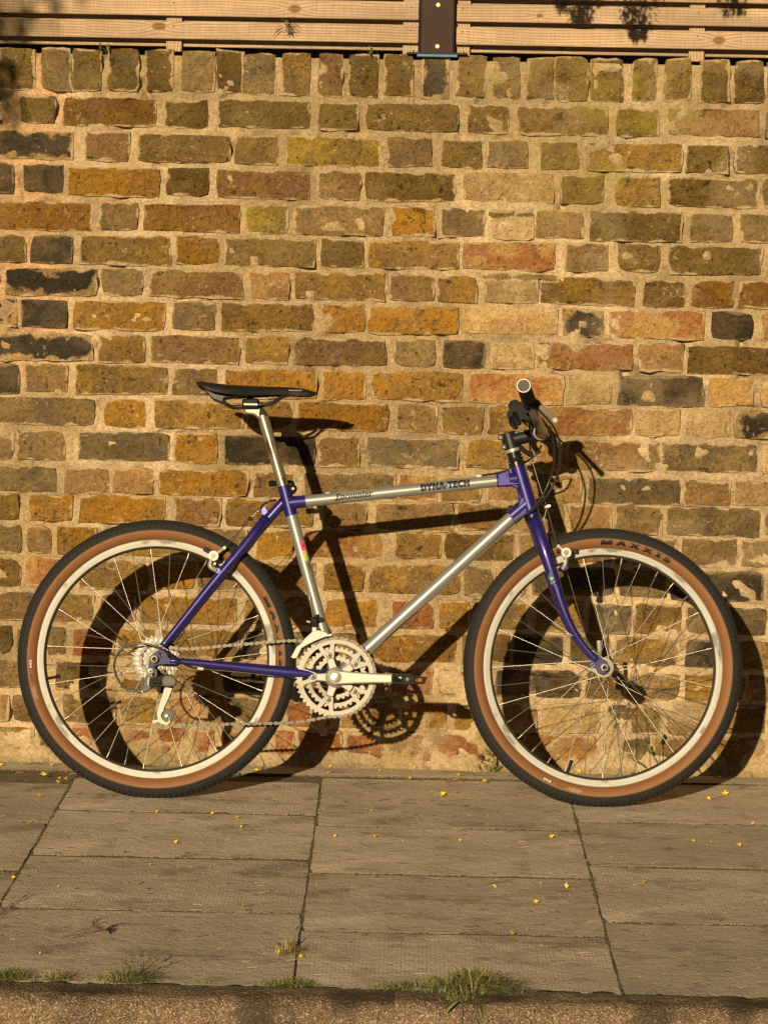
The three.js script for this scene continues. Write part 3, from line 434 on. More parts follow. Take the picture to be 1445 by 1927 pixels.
{ // round leaf under the large clump, weeds at the foot of the wall, sprigs on the fence
  const broad = (label, x, y, z, list, mat, parts = 'leaf') => { const g = grp('weed'); g.position.set(x, y, z); tag(g, label, 'weed'); for (const a of list) M(parts, leafG(...a), Array.isArray(mat) ? mat[Math.floor(rnd() * mat.length)] : mat, g); return g; };
  const green = [GREENS[0], GREENS[3], GREENS[1]];
  const wx = [0.647, -0.048], w = broad('broad leaved green weed at the foot of the wall inside the front wheel', wx[0], 0, 0.06,
    [[-0.035, 0.03, 0, 2.6, 0.5, 0.04, 0.02, 1], [-0.02, 0.06, 0, 2, 0.9, 0.038, 0.017, 1], [0.02, 0.05, 0, 0.6, 0.6, 0.05, 0.022, 1], [0.045, 0.06, 0, 0.3, 0.9, 0.045, 0.022, 1], [0.0, 0.09, 0, 1.2, 1, 0.034, 0.016, 1], [0.03, 0.03, 0.01, -0.6, 0.4, 0.04, 0.022, 1], [-0.045, 0.012, 0.02, -2.4, 0.3, 0.04, 0.02, 1], [0.06, 0.02, 0.01, 0, 0.5, 0.04, 0.02, 1]], green);
  for (const [a, b] of [[[0, -0.01, 0], [-0.035, 0.03, 0]], [[0, -0.01, 0], [0.02, 0.05, 0]], [[0.005, -0.01, 0], [0, 0.09, 0]], [[0.01, -0.01, 0], [0.045, 0.06, 0]]]) M('stem', cyl(a, b, 0.0014, 0.001, 6), GREENS[0], w);
  const vx = [0.224, 0.001];
  const v = broad('small red stemmed weed at the foot of the wall left of the front wheel', vx[0], 0, 0.05, Array.from({ length: 16 }, (_, i) => [(rnd() - 0.5) * 0.05, rnd() * 0.045, (rnd() - 0.5) * 0.03, rnd() * 6.3, 0.2 + rnd(), 0.022 + rnd() * 0.012, 0.007 + rnd() * 0.005]), [GREENS[0], GREENS[1], leafMat([0.15, 0.05, 0.03])]);
  const kx = [0.144, 2.399]; broad('single round pale green leaf hanging over the kerb below the grass clump', kx[0], -0.02, 2.425, [[0, 0, 0, 0.3, -1.45, 0.03, 0.017], [0.004, 0.02, -0.01, 0.5, -1.2, 0.024, 0.007], [-0.03, 0.028, -0.02, -2.4, -0.4, 0.04, 0.006]], leafMat([0.3, 0.33, 0.07]));
  const spray = (label, x, y, z, n, s) => broad(label, x, y, z, Array.from({ length: n }, () => { const a = rnd() * 6.3; return [(rnd() - 0.5) * s, (rnd() - 0.3) * s * 0.8, rnd() * 0.012, a, -0.8 + rnd() * 1.4, 0.018 + rnd() * 0.014, 0.0035 + rnd() * 0.0035]; }), [GREENS[0], GREENS[3], GREENS[1]]);
  let s = [-0.3096, 1.8444]; const sp = spray('green leafy sprig poking through the left fence panel', s[0], s[1], -0.018, 26, 0.036); M('stem', tube([[0, 0.02, -0.02], [-0.002, 0.008, 0.004], [-0.003, -0.012, 0.008]], 0.001, 8, 5), GREENS[0], sp);
  s = [-0.1129, 1.7915]; spray('small green sprig on the wall top left of the brown post', s[0], s[1], -0.008, 13, 0.028);
  s = [-0.7557, 1.7863]; spray('tiny green sprig on the wall top near the left corner', s[0], s[1], -0.004, 8, 0.024);
  // fallen dry stalk
  const st = grp('dry_stalk'), sg = [[-0.585, 1.963], [-0.568, 1.930], [-0.552, 1.947], [-0.575, 1.994], [-0.609, 1.979], [-0.594, 2.000]]; st.position.set(sg[2][0] - 0.03, 0, sg[2][1]); tag(st, 'dry brown umbel stalk standing on the lower left slab', 'dry stalk');
  const sm = std([0.11, 0.075, 0.04], 0.9), lots = [];
  for (let i = 0; i < 16; i++) { const a = (rnd() - 0.3) * 2.2, l = 0.012 + rnd() * 0.02; lots.push(tube([[0.004, 0.022, 0], [0.004 + Math.cos(a) * l * 0.6, 0.026 + Math.sin(a) * l * 0.4, (rnd() - 0.5) * 0.01], [0.004 + Math.cos(a) * l, 0.024 + Math.sin(a) * l * 0.8, (rnd() - 0.5) * 0.02]], 0.0009, 5, 4)); }
  M('twig', [tube([[-0.055, 0.002, 0.012], [-0.03, 0.012, 0.006], [0.004, 0.022, 0]], 0.0011, 8, 5), tube([[-0.036, 0.002, 0.016], [-0.016, 0.01, 0.006], [0.004, 0.022, 0]], 0.001, 8, 5)], sm, st); M('seed_head', lots, sm, st);
  // wiry stems whose shadows fall over the lower slabs
  const wiry = (label, x, z, list) => { const g = grp('wiry_weed'); g.position.set(x, 0, z); tag(g, label, 'weed'); for (const [dx, h, dz] of list) { const L = [tube([[0, 0, 0], [dx * 0.4, h * 0.6, dz * 0.4], [dx, h, dz]], 0.0006, 10, 5)]; for (let i = 0; i < 14; i++) { const t = 0.45 + rnd() * 0.55; L.push(leafG(dx * t * 0.9, h * t, dz * t * 0.9, rnd() * 6.3, rnd() * 1.2, 0.009 + rnd() * 0.008, 0.0022)); } M('stem', L, std([0.12, 0.1, 0.045], 0.9), g); } };
  const wa = [-0.468, 2.273]; wiry('thin wiry weed with fine seed stems rising from the leafy kerb clump', wa[0], wa[1], [[-0.012, 0.05, -0.01], [0.012, 0.055, -0.02], [0.035, 0.04, -0.006], [-0.03, 0.042, 0]]);
  const wb = [-0.811, 1.869]; wiry('tall wiry weed just past the left picture edge, throwing thin shadows on the slabs', wb[0], wb[1], [[-0.01, 0.085, 0], [0.01, 0.07, -0.03], [0.0, 0.06, 0.04], [0.02, 0.05, 0.01]]);
}
// fallen yellow blossoms: every one an object of its own
const yellow = new THREE.MeshPhysicalMaterial({ color: rgb(0.9, 0.62, 0.015), roughness: 0.6, transmission: 0.15, thickness: 0, side: THREE.DoubleSide });
function blossom(kind) {
  const L = []; if (kind === 0) for (let k = 0; k < 5; k++) L.push(leafG(0, 0.004, 0, k / 5 * 2 * PI + 0.2, 0.9 - (k % 2) * 0.4, 0.0125, 0.006)); else if (kind === 1) for (let k = 0; k < 3; k++) L.push(leafG(0, 0.003, 0, k * 1.1 + 0.5, 0.6, 0.0125, 0.0052)); else L.push(leafG(-0.006, 0.002, 0, 0.9, 0.45, 0.016, 0.005));
  const g = new THREE.Mesh(join(L), yellow); g.castShadow = g.receiveShadow = true; return g;
}
const protos = [0, 1, 2].map(blossom);
const NTH = 'first,second,third,fourth,fifth,sixth,seventh,eighth,ninth,tenth,eleventh,twelfth,thirteenth,fourteenth,fifteenth,sixteenth,seventeenth'.split(',');
const dropped = (list, kind, label, group, y = 0.002) => list.sort((a, b) => a[0] / (7.926 - a[1]) - b[0] / (7.926 - b[1])).forEach(([x, z], nth) => { const m = protos[kind].clone(); m.name = numbered('fallen_blossom'); m.position.set(x, y, z); m.rotation.y = rnd() * 6.3; const s = 0.5 + rnd() * 0.4; m.rotation.x = (rnd() - 0.35) * 0.9; m.rotation.z = (rnd() - 0.5) * 0.7; m.scale.setScalar(s); scene.add(m); tag(m, NTH[nth] + ' ' + label, 'blossom', group); });
dropped([[-0.985, 0.101], [-0.863, 0.094], [-0.823, 0.278], [-0.806, 0.284], [-0.819, 0.329], [-0.867, 0.231], [-0.354, 0.090], [-0.171, 0.030], [-0.151, 0.020], [-0.067, 0.026], [-0.048, 0.078], [-0.175, 0.123]], 0, 'yellow blossom from the left at the wall foot, left half', 'fallen blossoms along the wall foot, left half', 0.006);
dropped([[0.005, -0.013], [0.029, -0.000], [0.040, 0.030], [0.029, 0.175], [0.149, 0.132], [0.210, 0.207], [0.544, 0.018], [0.423, 0.001], [0.451, 0.029], [0.474, 0.057], [0.741, 0.019], [0.799, 0.073]], 0, 'yellow blossom from the left at the wall foot around the front wheel', 'fallen blossoms along the wall foot, right half', 0.006);
dropped([[-0.782, 0.495], [0.107, 0.370], [0.791, 0.281], [0.743, 0.357], [0.818, 0.666], [-0.793, 1.423], [-0.217, 2.059], [-0.176, 2.090], [0.227, 1.864]], 0, 'from the left of the larger yellow blossoms out on the slabs', 'whole blossoms out on the slabs');
dropped([[-0.846, 0.475], [-0.827, 0.813], [-0.800, 0.973], [-0.524, 1.260], [-0.485, 1.019], [-0.482, 0.653], [-0.430, 0.667], [-0.367, 0.713], [-0.351, 0.821], [-0.390, 0.881], [-0.372, 0.965], [-0.257, 0.669], [-0.273, 0.564], [-0.141, 0.905], [-0.058, 0.601], [-0.052, 0.908], [-0.129, 1.578]], 1, 'from the left of the small yellow petals on the left slabs', 'loose petals on the left slabs');
dropped([[0.159, 0.880], [0.138, 0.925], [0.346, 0.867], [0.300, 1.377], [0.350, 1.399], [0.283, 1.560], [0.663, 0.896], [0.702, 0.892], [0.762, 0.922], [0.461, 1.425], [0.516, 1.345], [0.753, 1.516], [0.765, 0.837]], 1, 'from the left of the small yellow petals on the right slabs', 'loose petals on the right slabs');
dropped([[-0.555, 0.661], [-0.334, 0.010], [0.208, 1.402], [0.452, 0.924]], 2, 'from the left of the thin single yellow petals on the slabs', 'single flat petals');
{ // straws, twigs and grit: nobody could count them
  const pale = [], dark = [], grit = [];
  const at = (x, z) => z > 0.03 && z < 2.29;
  for (let i = 0; i < 620; i++) { const nearWall = rnd() < 0.4, z = nearWall ? 0.03 + Math.abs(rnd() + rnd() - 1) * 0.16 : 0.1 + rnd() * 2.15, x = -1 + rnd() * 1.95, a = rnd() < 0.65 ? (rnd() - 0.5) * 0.8 : rnd() * PI, l = 0.006 + rnd() * rnd() * 0.035, y = 0.0025; (rnd() < 0.42 ? pale : dark).push(cyl([x - Math.cos(a) * l / 2, y, z - Math.sin(a) * l / 2], [x + Math.cos(a) * l / 2, y + rnd() * 0.003, z + Math.sin(a) * l / 2], 0.0005 + rnd() * 0.0005, 0.0004, 4)); }
  for (let i = 0; i < 1500; i++) { const j = rnd(), z = j < 0.5 ? 0.02 + rnd() * rnd() * 0.14 : 0.1 + rnd() * 2.2, x = -1.05 + rnd() * 2.05, r = 0.0009 + rnd() * rnd() * 0.0035; grit.push(new THREE.IcosahedronGeometry(r, 0).scale(1.3, 0.7, 1).rotateY(rnd() * 6).translate(x, 0.0015, z)); }
  const d = grp('ground_litter'); tag(d, 'scattered straws, twigs and grit lying over the paving slabs', 'litter', null, 'stuff');
  const specks = []; for (let i = 0; i < 260; i++) { const w = rnd() < 0.75, x = -1 + rnd() * 1.95, z = w ? 0.03 + rnd() * rnd() * 0.16 : 0.15 + rnd() * 2.1, r = 0.0014 + rnd() * 0.002; specks.push(leafG(x, 0.004, z, rnd() * 6.3, rnd(), r * 2.4, r * 0.8)); }
  M('petal_scrap', specks, yellow, d).userData.kind = 'stuff'; M('straw', pale, std([0.45, 0.33, 0.18], 0.8), d).userData.kind = 'stuff'; M('twig', dark, std([0.07, 0.045, 0.025], 0.9), d).userData.kind = 'stuff'; M('grit', grit, std([0.26, 0.2, 0.13], 0.9), d).userData.kind = 'stuff';
}
// street tree out of the picture whose branches throw the leaf shadows on the fence and the wall's left corner
{
  const tree = grp('street_tree'); tree.position.set(-2.6, 0, 2.0); tag(tree, 'street tree outside the picture whose leaves shade the fence and wall corner', 'tree');
  const bark = std([0.09, 0.065, 0.04], 0.95), S = (x, y, t) => [x - 0.2528 * t + 2.6, y + 0.29 * t, t - 2.0];      // a point that shades (x, y) on the wall
  const top = 2.35, lf = [];
  M('trunk', tube([[0, -0.15, 0], [0.03, 1.2, 0.02], [-0.02, 2.6, 0], [0.05, 3.9, 0.1]], (t) => 0.11 - 0.06 * t, 30, 14), bark, tree);
  const clump = (x, y, t, rx, ry, n, size) => { for (let i = 0; i < n; i++) { const a = rnd() * 2 * PI, r = Math.sqrt(rnd()), p = S(x + Math.cos(a) * r * rx, y + Math.sin(a) * r * ry, t + (rnd() - 0.5) * 0.12); lf.push(leafG(p[0], p[1], p[2], rnd() * 6.3, -0.6 + (rnd() - 0.5) * 2, size * (0.7 + rnd() * 0.6), size * 0.28)); } };
  const fine = (px0, y, rx, n) => clump(px0, y, 1.5, rx, 0.02, n, 0.018);
  const [ax, ay] = [0.4051, 1.9208], [bx, by] = [0.5467, 1.9001], [cx, cy] = [0.7798, 1.9276];
  const drop = (x, yTop, yLow, rTop, t, n, size) => { for (let i = 0; i < n; i++) { const u = Math.pow(rnd(), 1.3), y = lerp(yTop, yLow, 1 - u) + (rnd() - 0.5) * 0.012, r = rTop * (0.25 + 0.75 * u), p = S(x + (rnd() + rnd() - 1) * r, y, t + (rnd() - 0.5) * 0.1); lf.push(leafG(p[0], p[1], p[2], rnd() * 6.3, -0.9 + (rnd() - 0.5) * 1.6, size * (0.7 + rnd() * 0.7), size * 0.3)); } };
  drop(ax, ay + 0.08, ay - 0.035, 0.10, 0.6, 420, 0.02); drop(ax - 0.05, ay + 0.08, ay + 0.0, 0.05, 0.6, 150, 0.02);
  drop(bx, by + 0.09, by - 0.05, 0.085, 0.6, 460, 0.02); drop(cx, cy + 0.08, cy - 0.012, 0.1, 0.6, 200, 0.02);
  const [dx, dy] = [-0.9714, 1.8208], [ex, ey] = [-1.006, 1.7163], [fx, fy] = [-0.9896, 1.6319], [hx, hy] = [-0.8931, 1.8547];
  clump(dx - 0.02, dy + 0.05, 3.6, 0.055, 0.06, 70, 0.05); clump(ex - 0.01, ey, 2.6, 0.05, 0.055, 90, 0.045); clump(fx, fy, 2.6, 0.04, 0.045, 60, 0.038); clump(hx, hy + 0.03, 3.6, 0.03, 0.05, 22, 0.035); clump(ex - 0.14, ey + 0.05, 3.7, 0.12, 0.3, 260, 0.06); clump(dx - 0.1, dy + 0.2, 3.7, 0.3, 0.14, 260, 0.06);
  for (const [x, y, t, n] of [[ax, ay + 0.1, 0.6, 1], [bx, by + 0.11, 0.6, 1], [cx, cy + 0.1, 0.6, 1], [dx - 0.1, dy + 0.2, 3.7, 2], [ex - 0.14, ey, 3.7, 2]]) { const p = S(x, y, t); M('limb', tube([[0.02, top - 0.2, 0.05], [p[0] * 0.4, top + 0.55, p[2] * 0.4], [p[0] * 0.8, Math.max(p[1] + 0.25, top + 0.1), p[2] * 0.9], p], (u) => 0.04 * (1 - u) + 0.0025, 30, 8), bark, tree); }
  for (let i = 0; i < 900; i++) { const a = rnd() * 6.3, b = rnd() * 2 - 1, r = 0.9 * Math.cbrt(rnd()); lf.push(leafG(-0.2 + Math.cos(a) * r * Math.sqrt(1 - b * b), 4.2 + b * r, 0.2 + Math.sin(a) * r * Math.sqrt(1 - b * b), rnd() * 6.3, rnd() * 2 - 1, 0.09, 0.03)); }
  M('crown', lf, GREENS[3], tree);
}

// ---------- the bicycle: its middle plane leans against the wall; x forward, y up along the lean, z towards the street ----------
const bike = grp('bicycle'); bike.position.set(0, 0, 0.4649); bike.rotation.x = -7.8155 * PI / 180;
tag(bike, 'purple and silver rigid mountain bike with tan wall tyres leaning on the brick wall', 'bicycle');
const flake = dataTex(256, 256, (i, j, o) => { o[0] = 0.35 + 0.35 * vnoise(i * 0.9, j * 0.9); }, false);
const PURPLE = phys([0.02, 0.014, 0.145], 0.7, 0.35, { clearcoat: 0.7, clearcoatRoughness: 0.1, roughnessMap: flake });
const PLATE = phys([0.03, 0.022, 0.11], 0.6, 0.2), SILVER = phys([0.262, 0.274, 0.28], 0.42, 0.45, { clearcoat: 0.3, clearcoatRoughness: 0.2, map: dataTex(512, 256, (i, j, o) => { const sc = sstep(0.86, 0.95, vnoise(i * 0.35, j * 0.5)) * sstep(0.5, 0.7, fbm(i / 60, j / 60, 3)) * 0.6, m = 0.93 + 0.14 * fbm(i / 30, j / 30, 4) - sc; o[0] = m; o[1] = m * 0.99; o[2] = m * 0.97; }, true) });
const ALU = std([0.36, 0.345, 0.305], 0.5, 0.45), BRIGHT = std([0.48, 0.45, 0.39], 0.55, 0.25), CHROME = std([0.25, 0.245, 0.23], 0.32, 0.8), STEEL = std([0.2, 0.185, 0.16], 0.45, 0.7), GREYALU = std([0.085, 0.082, 0.077], 0.6, 0.2);
const BLACK = phys([0.009, 0.0085, 0.008], 0.5, 0, { specularIntensity: 0.2 }), SATIN = phys([0.011, 0.0105, 0.01], 0.42, 0, { specularIntensity: 0.6 }), RUBBER = phys([0.02, 0.018, 0.016], 0.7, 0, { specularIntensity: 0.5 }), TREAD = phys([0.021, 0.0195, 0.018], 0.75, 0, { specularIntensity: 0.5 }), TAN = phys([0.2, 0.087, 0.034], 0.6, 0, { specularIntensity: 0.5, map: dataTex(512, 256, (i, j, o) => { const q = sstep(0.5, 0.75, fbm(i / 26, j / 14, 4)) * 0.22, m = 0.92 + 0.16 * vnoise(i * 0.8, j * 0.8); o[0] = lerp(m, 0.6, q); o[1] = lerp(m, 0.75, q); o[2] = lerp(m, 1, q); }, true) }), HOUSING = phys([0.012, 0.012, 0.012], 0.35, 0, { clearcoat: 0.5 });
function textMat(w, h, draw, more = {}) {                 // flat print with a clear ground
  const c = document.createElement('canvas'); c.width = w; c.height = h; const g = c.getContext('2d'); g.clearRect(0, 0, w, h); draw(g, w, h);
  const t = new THREE.CanvasTexture(c); t.colorSpace = THREE.SRGBColorSpace; t.anisotropy = 8;
  return new THREE.MeshStandardMaterial({ map: t, transparent: true, roughness: 0.5, side: THREE.FrontSide, polygonOffset: true, ...more });
}
function tubeDecal(a, b, r, t0, t1, ang, span, flip = 1) { // a curved patch lying on a tube from a to b, centred on the side that faces the street
  const A = V3(...a), B = V3(...b), d = B.clone().sub(A), u = d.clone().normalize(), zz = V3(0, 0, 1).addScaledVector(u, -u.z).normalize(), up = zz.clone().cross(u).multiplyScalar(flip), pos = [], uv = [], idx = [], nx = 12, ny = 10;
  for (let i = 0; i <= nx; i++) for (let j = 0; j <= ny; j++) { const p = A.clone().addScaledVector(d, lerp(t0, t1, i / nx)), th = ang + (j / ny - 0.5) * span; p.addScaledVector(zz, Math.cos(th) * r).addScaledVector(up, Math.sin(th) * r); pos.push(p.x, p.y, p.z); uv.push(i / nx, j / ny); if (i < nx && j < ny) { const k = i * (ny + 1) + j; flip * (t1 - t0) > 0 ? idx.push(k, k + ny + 1, k + 1, k + 1, k + ny + 1, k + ny + 2) : idx.push(k, k + 1, k + ny + 1, k + 1, k + ny + 2, k + ny + 1); } }
  const g = new THREE.BufferGeometry(); g.setAttribute('position', new THREE.Float32BufferAttribute(pos, 3)); g.setAttribute('uv', new THREE.Float32BufferAttribute(uv, 2)); g.setIndex(idx); g.computeVertexNormals(); return g;
}
// main joints of the frame
const BBX = [-0.1533, 0.295, 0], RA = [-0.5789, 0.3308, 0], FA = [0.4787, 0.3312, 0];
const TT0 = [-0.2754, 0.707, 0], TT1 = [0.2748, 0.7764, 0], ST0 = [-0.2836, 0.7372, 0], HT0 = [0.2672, 0.8098, 0], HT1 = [0.3061, 0.6865, 0], DT1 = [0.2848, 0.7089, 0];
const frame = grp('frame', bike);
M('top_tube', cyl(TT0, TT1, 0.0139, 0.0139, 32), SILVER, frame);
M('down_tube', cyl(BBX, DT1, 0.0157, 0.0157, 32), SILVER, frame);
M('seat_tube', cyl(BBX, ST0, 0.0140, 0.0140, 32), SILVER, frame);
const onLine = (a, b, t) => [lerp(a[0], b[0], t), lerp(a[1], b[1], t), lerp(a[2] || 0, b[2] || 0, t)];
{ // lugs painted purple: seat cluster, head cluster with flared gussets, bottom bracket shell
  M('seat_lug', [cyl([-0.2864, 0.7486, 0], [-0.2666, 0.678, 0], 0.0158, 0.0158, 28), cyl([-0.2767, 0.7069, 0], [-0.2338, 0.7122, 0], 0.0157, 0.0152, 28), cyl([-0.278, 0.7457, -0.014], [-0.2703, 0.7407, -0.014], 0.006, 0.006, 12), box(-0.2671, 0.735, 0, 0.016, 0.012, 0.018, 0.003)], PURPLE, frame);
  const head = [cyl(onLine(HT0, HT1, -0.02), onLine(HT0, HT1, 1.0), 0.0182, 0.0186, 36), cyl([0.2193, 0.7696, 0], [0.2836, 0.7778, 0], 0.0156, 0.0156, 28), cyl([0.2561, 0.6855, 0], [0.296, 0.7205, 0], 0.0175, 0.0175, 28)];
  for (const s of [-1, 1]) { // flared gussets where the tubes meet the head tube
    const gus = (pts) => plate(pts, s > 0 ? 0.008 : -0.016, 0.008, 0.002);
    head.push(gus([[0.2215, 0.7849], [0.2479, 0.7955], [0.2522, 0.7677], [0.2801, 0.7632], [0.222, 0.7558]]), gus([[0.2499, 0.6841], [0.2698, 0.701], [0.2756, 0.7289], [0.2857, 0.7329], [0.294, 0.6913], [0.2691, 0.6693]]));
  }
  head.push(plate([[0.2233, 0.7545], [0.2549, 0.7564], [0.2689, 0.7503], [0.2719, 0.7263], [0.2658, 0.7098], [0.2446, 0.6929], [0.2638, 0.6806], [0.2847, 0.7139], [0.2776, 0.7581], [0.2521, 0.7703]], -0.012, 0.024, 0.004));
  head.push(plate([[0.2216, 0.7811], [0.2391, 0.7903], [0.254, 0.8058], [0.2594, 0.7894], [0.2711, 0.7706], [0.2269, 0.7635]], -0.007, 0.014, 0.003));
  M('head_tube', head, PURPLE, frame);
  M('bottom_bracket', cyl([BBX[0], BBX[1], -0.036], [BBX[0], BBX[1], 0.034], 0.0215, 0.0215, 32), PURPLE, frame);
}
for (const s of [1, -1]) {
  M('seat_stay', tube([[-0.3274, 0.6702, 0.008].map((v, i) => i === 2 ? v * s : v), [-0.3487, 0.6374, 0.026].map((v, i) => i === 2 ? v * s : v), [-0.3813, 0.5936, 0.036].map((v, i) => i === 2 ? v * s : v), [-0.4481, 0.5103, 0.046].map((v, i) => i === 2 ? v * s : v), [-0.5615, 0.3612, 0.064].map((v, i) => i === 2 ? v * s : v)], (t) => lerp(0.0125, 0.0082, sstep(0.2, 1, t)), 40, 18), PURPLE, frame);
  M('chain_stay', tube([[-0.5432, 0.3278, 0.064].map((v, i) => i === 2 ? v * s : v), [-0.4435, 0.3209, 0.054].map((v, i) => i === 2 ? v * s : v), [-0.3185, 0.3095, 0.04].map((v, i) => i === 2 ? v * s : v), [-0.2244, 0.3026, 0.032].map((v, i) => i === 2 ? v * s : v), [-0.1654, 0.2986, 0.024].map((v, i) => i === 2 ? v * s : v)], (t) => lerp(0.0072, 0.0135, sstep(0, 0.75, t)), 40, 18), PURPLE, frame);
  const z = s > 0 ? 0.062 : -0.068, off = [[-0.5689, 0.3573], [-0.5551, 0.3551], [-0.5459, 0.334], [-0.5308, 0.3318], [-0.5305, 0.3193], [-0.5493, 0.3189], [-0.5605, 0.3174], [-0.5705, 0.3172], [-0.5767, 0.3134], [-0.5776, 0.2958], [-0.5912, 0.2918], [-0.5965, 0.303], [-0.5919, 0.3193], [-0.591, 0.3356], [-0.5799, 0.3458], [-0.5725, 0.3485]], hole = [[-0.5687, 0.346], [-0.5624, 0.3449], [-0.5584, 0.3362], [-0.5634, 0.3349]];
  M('dropout', plate(s > 0 ? off : off.filter((p, i) => i < 8 || i > 11), z, 0.006, 0.0012, [hole.reverse()]), PLATE, frame);
}
M('seat_stay_bridge', tube([[-0.2856, 0.7106, 0], [-0.3177, 0.6732, 0], [-0.3523, 0.6333, 0]], (t) => lerp(0.0125, 0.0140, t), 20, 20), PURPLE, frame);
M('cable_hanger', [plate([[-0.3384, 0.6918], [-0.3297, 0.6996], [-0.3217, 0.682], [-0.3304, 0.6717], [-0.3368, 0.6792]], -0.004, 0.008, 0.001)], phys([0.14, 0.11, 0.5], 0.4, 0.3), frame);
M('brake_boss', [-1, 1].map((s) => cyl([-0.4366, 0.5421, 0.04].map((v, i) => i === 2 ? v * s : v), [-0.4356, 0.5417, 0.056].map((v, i) => i === 2 ? v * s : v), 0.0062, 0.0062, 16)), phys([0.2, 0.17, 0.62], 0.4, 0.2), frame);
M('cable_stop', [cyl([-0.1861, 0.7315, 0], [-0.176, 0.7324, 0], 0.0035), cyl([0.171, 0.7801, 0], [0.1824, 0.7816, 0], 0.0035), cyl([-0.4778, 0.3103, 0.062], [-0.4641, 0.3093, 0.061], 0.004)], phys([0.6, 0.55, 0.5], 0.4, 0.4), frame);
M('bottle_boss', [cyl([-0.0223, 0.4375, 0], [-0.0236, 0.44, 0], 0.004), cyl([0.0124, 0.476, 0], [0.011, 0.4785, 0], 0.004)], STEEL, frame);
// lettering on the tubes
const dyna = textMat(1024, 160, (g, w, h) => { g.fillStyle = '#0b0a0a'; g.font = 'bold 150px sans-serif'; g.textAlign = 'center'; g.textBaseline = 'middle'; g.lineWidth = 18; g.strokeStyle = '#0b0a0a'; g.save(); g.translate(w / 2, h / 2 + 4); const m = g.measureText('DYNA-TECH').width; g.scale(980 / m, 0.98); g.fillText('DYNA-TECH', 0, 0); g.strokeText('DYNA-TECH', 0, 0); g.restore(); });
const enco = textMat(1024, 256, (g, w, h) => { g.fillStyle = '#0d0b0a'; g.font = 'italic bold 200px serif'; g.textAlign = 'center'; g.textBaseline = 'middle'; g.save(); g.translate(w / 2, h / 2); g.transform(1, 0, -0.12, 1, 0, 0); const m = g.measureText('Encounter').width; g.scale(940 / m, 0.9); g.fillText('Encounter', 0, 0); g.strokeStyle = '#0d0b0a'; g.lineWidth = 11; g.strokeText('Encounter', 0, 0); g.restore(); g.strokeStyle = '#0d0b0a'; g.lineWidth = 9; g.beginPath(); g.moveTo(20, 190); g.quadraticCurveTo(50, 226, 150, 196); g.stroke(); });
const tt = (px) => (px - TT0[0]) / (TT1[0] - TT0[0]);
M('tube_lettering', tubeDecal(TT0, TT1, 0.0143, tt([0.0362, 0.7509, 0][0]), tt([0.1586, 0.766, 0][0]), 0.2, 1.65), dyna, frame);
M('tube_lettering', tubeDecal(TT0, TT1, 0.0143, tt([-0.1669, 0.7204, 0][0]), tt([-0.0723, 0.7337, 0][0]), 0.1, 1.9), enco, frame);
{ // worn shop sticker on the seat tube
  const st = textMat(128, 512, (g) => { const r = rngOf(5); g.fillStyle = '#f0457c'; g.beginPath(); g.moveTo(8, 12); g.lineTo(116, 4); g.lineTo(122, 150); g.lineTo(60, 178); g.lineTo(14, 160); g.fill(); g.fillStyle = '#5e2438'; for (let i = 0; i < 26; i++) g.fillRect(24 + r() * 80, 40 + r() * 60, 10, 12); g.fillStyle = '#cdd24a'; for (let i = 0; i < 190; i++) { const y = 165 + r() * 170; g.fillRect(10 + r() * 100, y, 14 * r() + 4, 12 * r() + 3); } g.fillStyle = '#26262a'; for (let i = 0; i < 60; i++) { g.fillRect(36 + r() * 80, 385 + r() * 110, 10 * r() + 4, 9 * r() + 3); } });
  const ts = (p) => (p[1] - BBX[1]) / (ST0[1] - BBX[1]);
  M('shop_sticker', tubeDecal(ST0, BBX, 0.0144, 1 - ts([-0.2343, 0.6153, 0]), 1 - ts([-0.2177, 0.5449, 0]), 0.55, 1.0), (() => { st.map.center.set(0.5, 0.5); st.map.rotation = PI / 2; return st; })(), frame);
}
// ---------- wheels ----------
const maxxis = textMat(1024, 128, (g, w, h) => { g.fillStyle = '#0c0a09'; g.strokeStyle = '#0c0a09'; g.lineWidth = 14; g.font = 'bold 120px sans-serif'; g.textAlign = 'center'; g.textBaseline = 'middle'; [...'MAXXIS'].forEach((ch, i) => { g.save(); g.translate([90, 285, 465, 645, 800, 930][i], h / 2 + 4); g.transform(1, 0, -0.08, 1, 0, 0); g.scale(i === 4 ? 1.5 : 1.5, 1.02); g.fillText(ch, 0, 0); g.strokeText(ch, 0, 0); g.restore(); }); });
const exo = textMat(256, 128, (g, w, h) => { g.fillStyle = '#3a1712'; g.fillRect(10, 14, 236, 100); g.fillStyle = '#efe6d8'; g.font = 'bold 92px sans-serif'; g.textAlign = 'center'; g.textBaseline = 'middle'; g.save(); g.translate(w / 2, h / 2 + 4); g.scale(1.15, 1); g.fillText('EXO', 0, 0); g.restore(); });
const dth = textMat(256, 128, (g, w, h) => { g.font = 'bold 110px sans-serif'; g.textAlign = 'center'; g.textBaseline = 'middle'; g.lineWidth = 12; g.strokeStyle = '#b3a08e'; g.fillStyle = '#5b4a44'; g.save(); g.translate(w / 2, h / 2); g.scale(1.25, 1); g.strokeText('dth', 0, 0); g.fillText('dth', 0, 0); g.restore(); });
const fineprint = textMat(256, 64, (g) => { g.fillStyle = '#2a120a'; const r = rngOf(3); for (let y = 8; y < 60; y += 26) for (let x = 8; x < 240; x += 14) if (r() < 0.8) g.fillRect(x, y, 9, 13); });
const TR = 0.3045, TH = 0.0245, TW = 0.0250;              // tyre section: centre radius, half height, half width
const sect = (a) => [TR + TH * Math.cos(a), TW * Math.sin(a)];
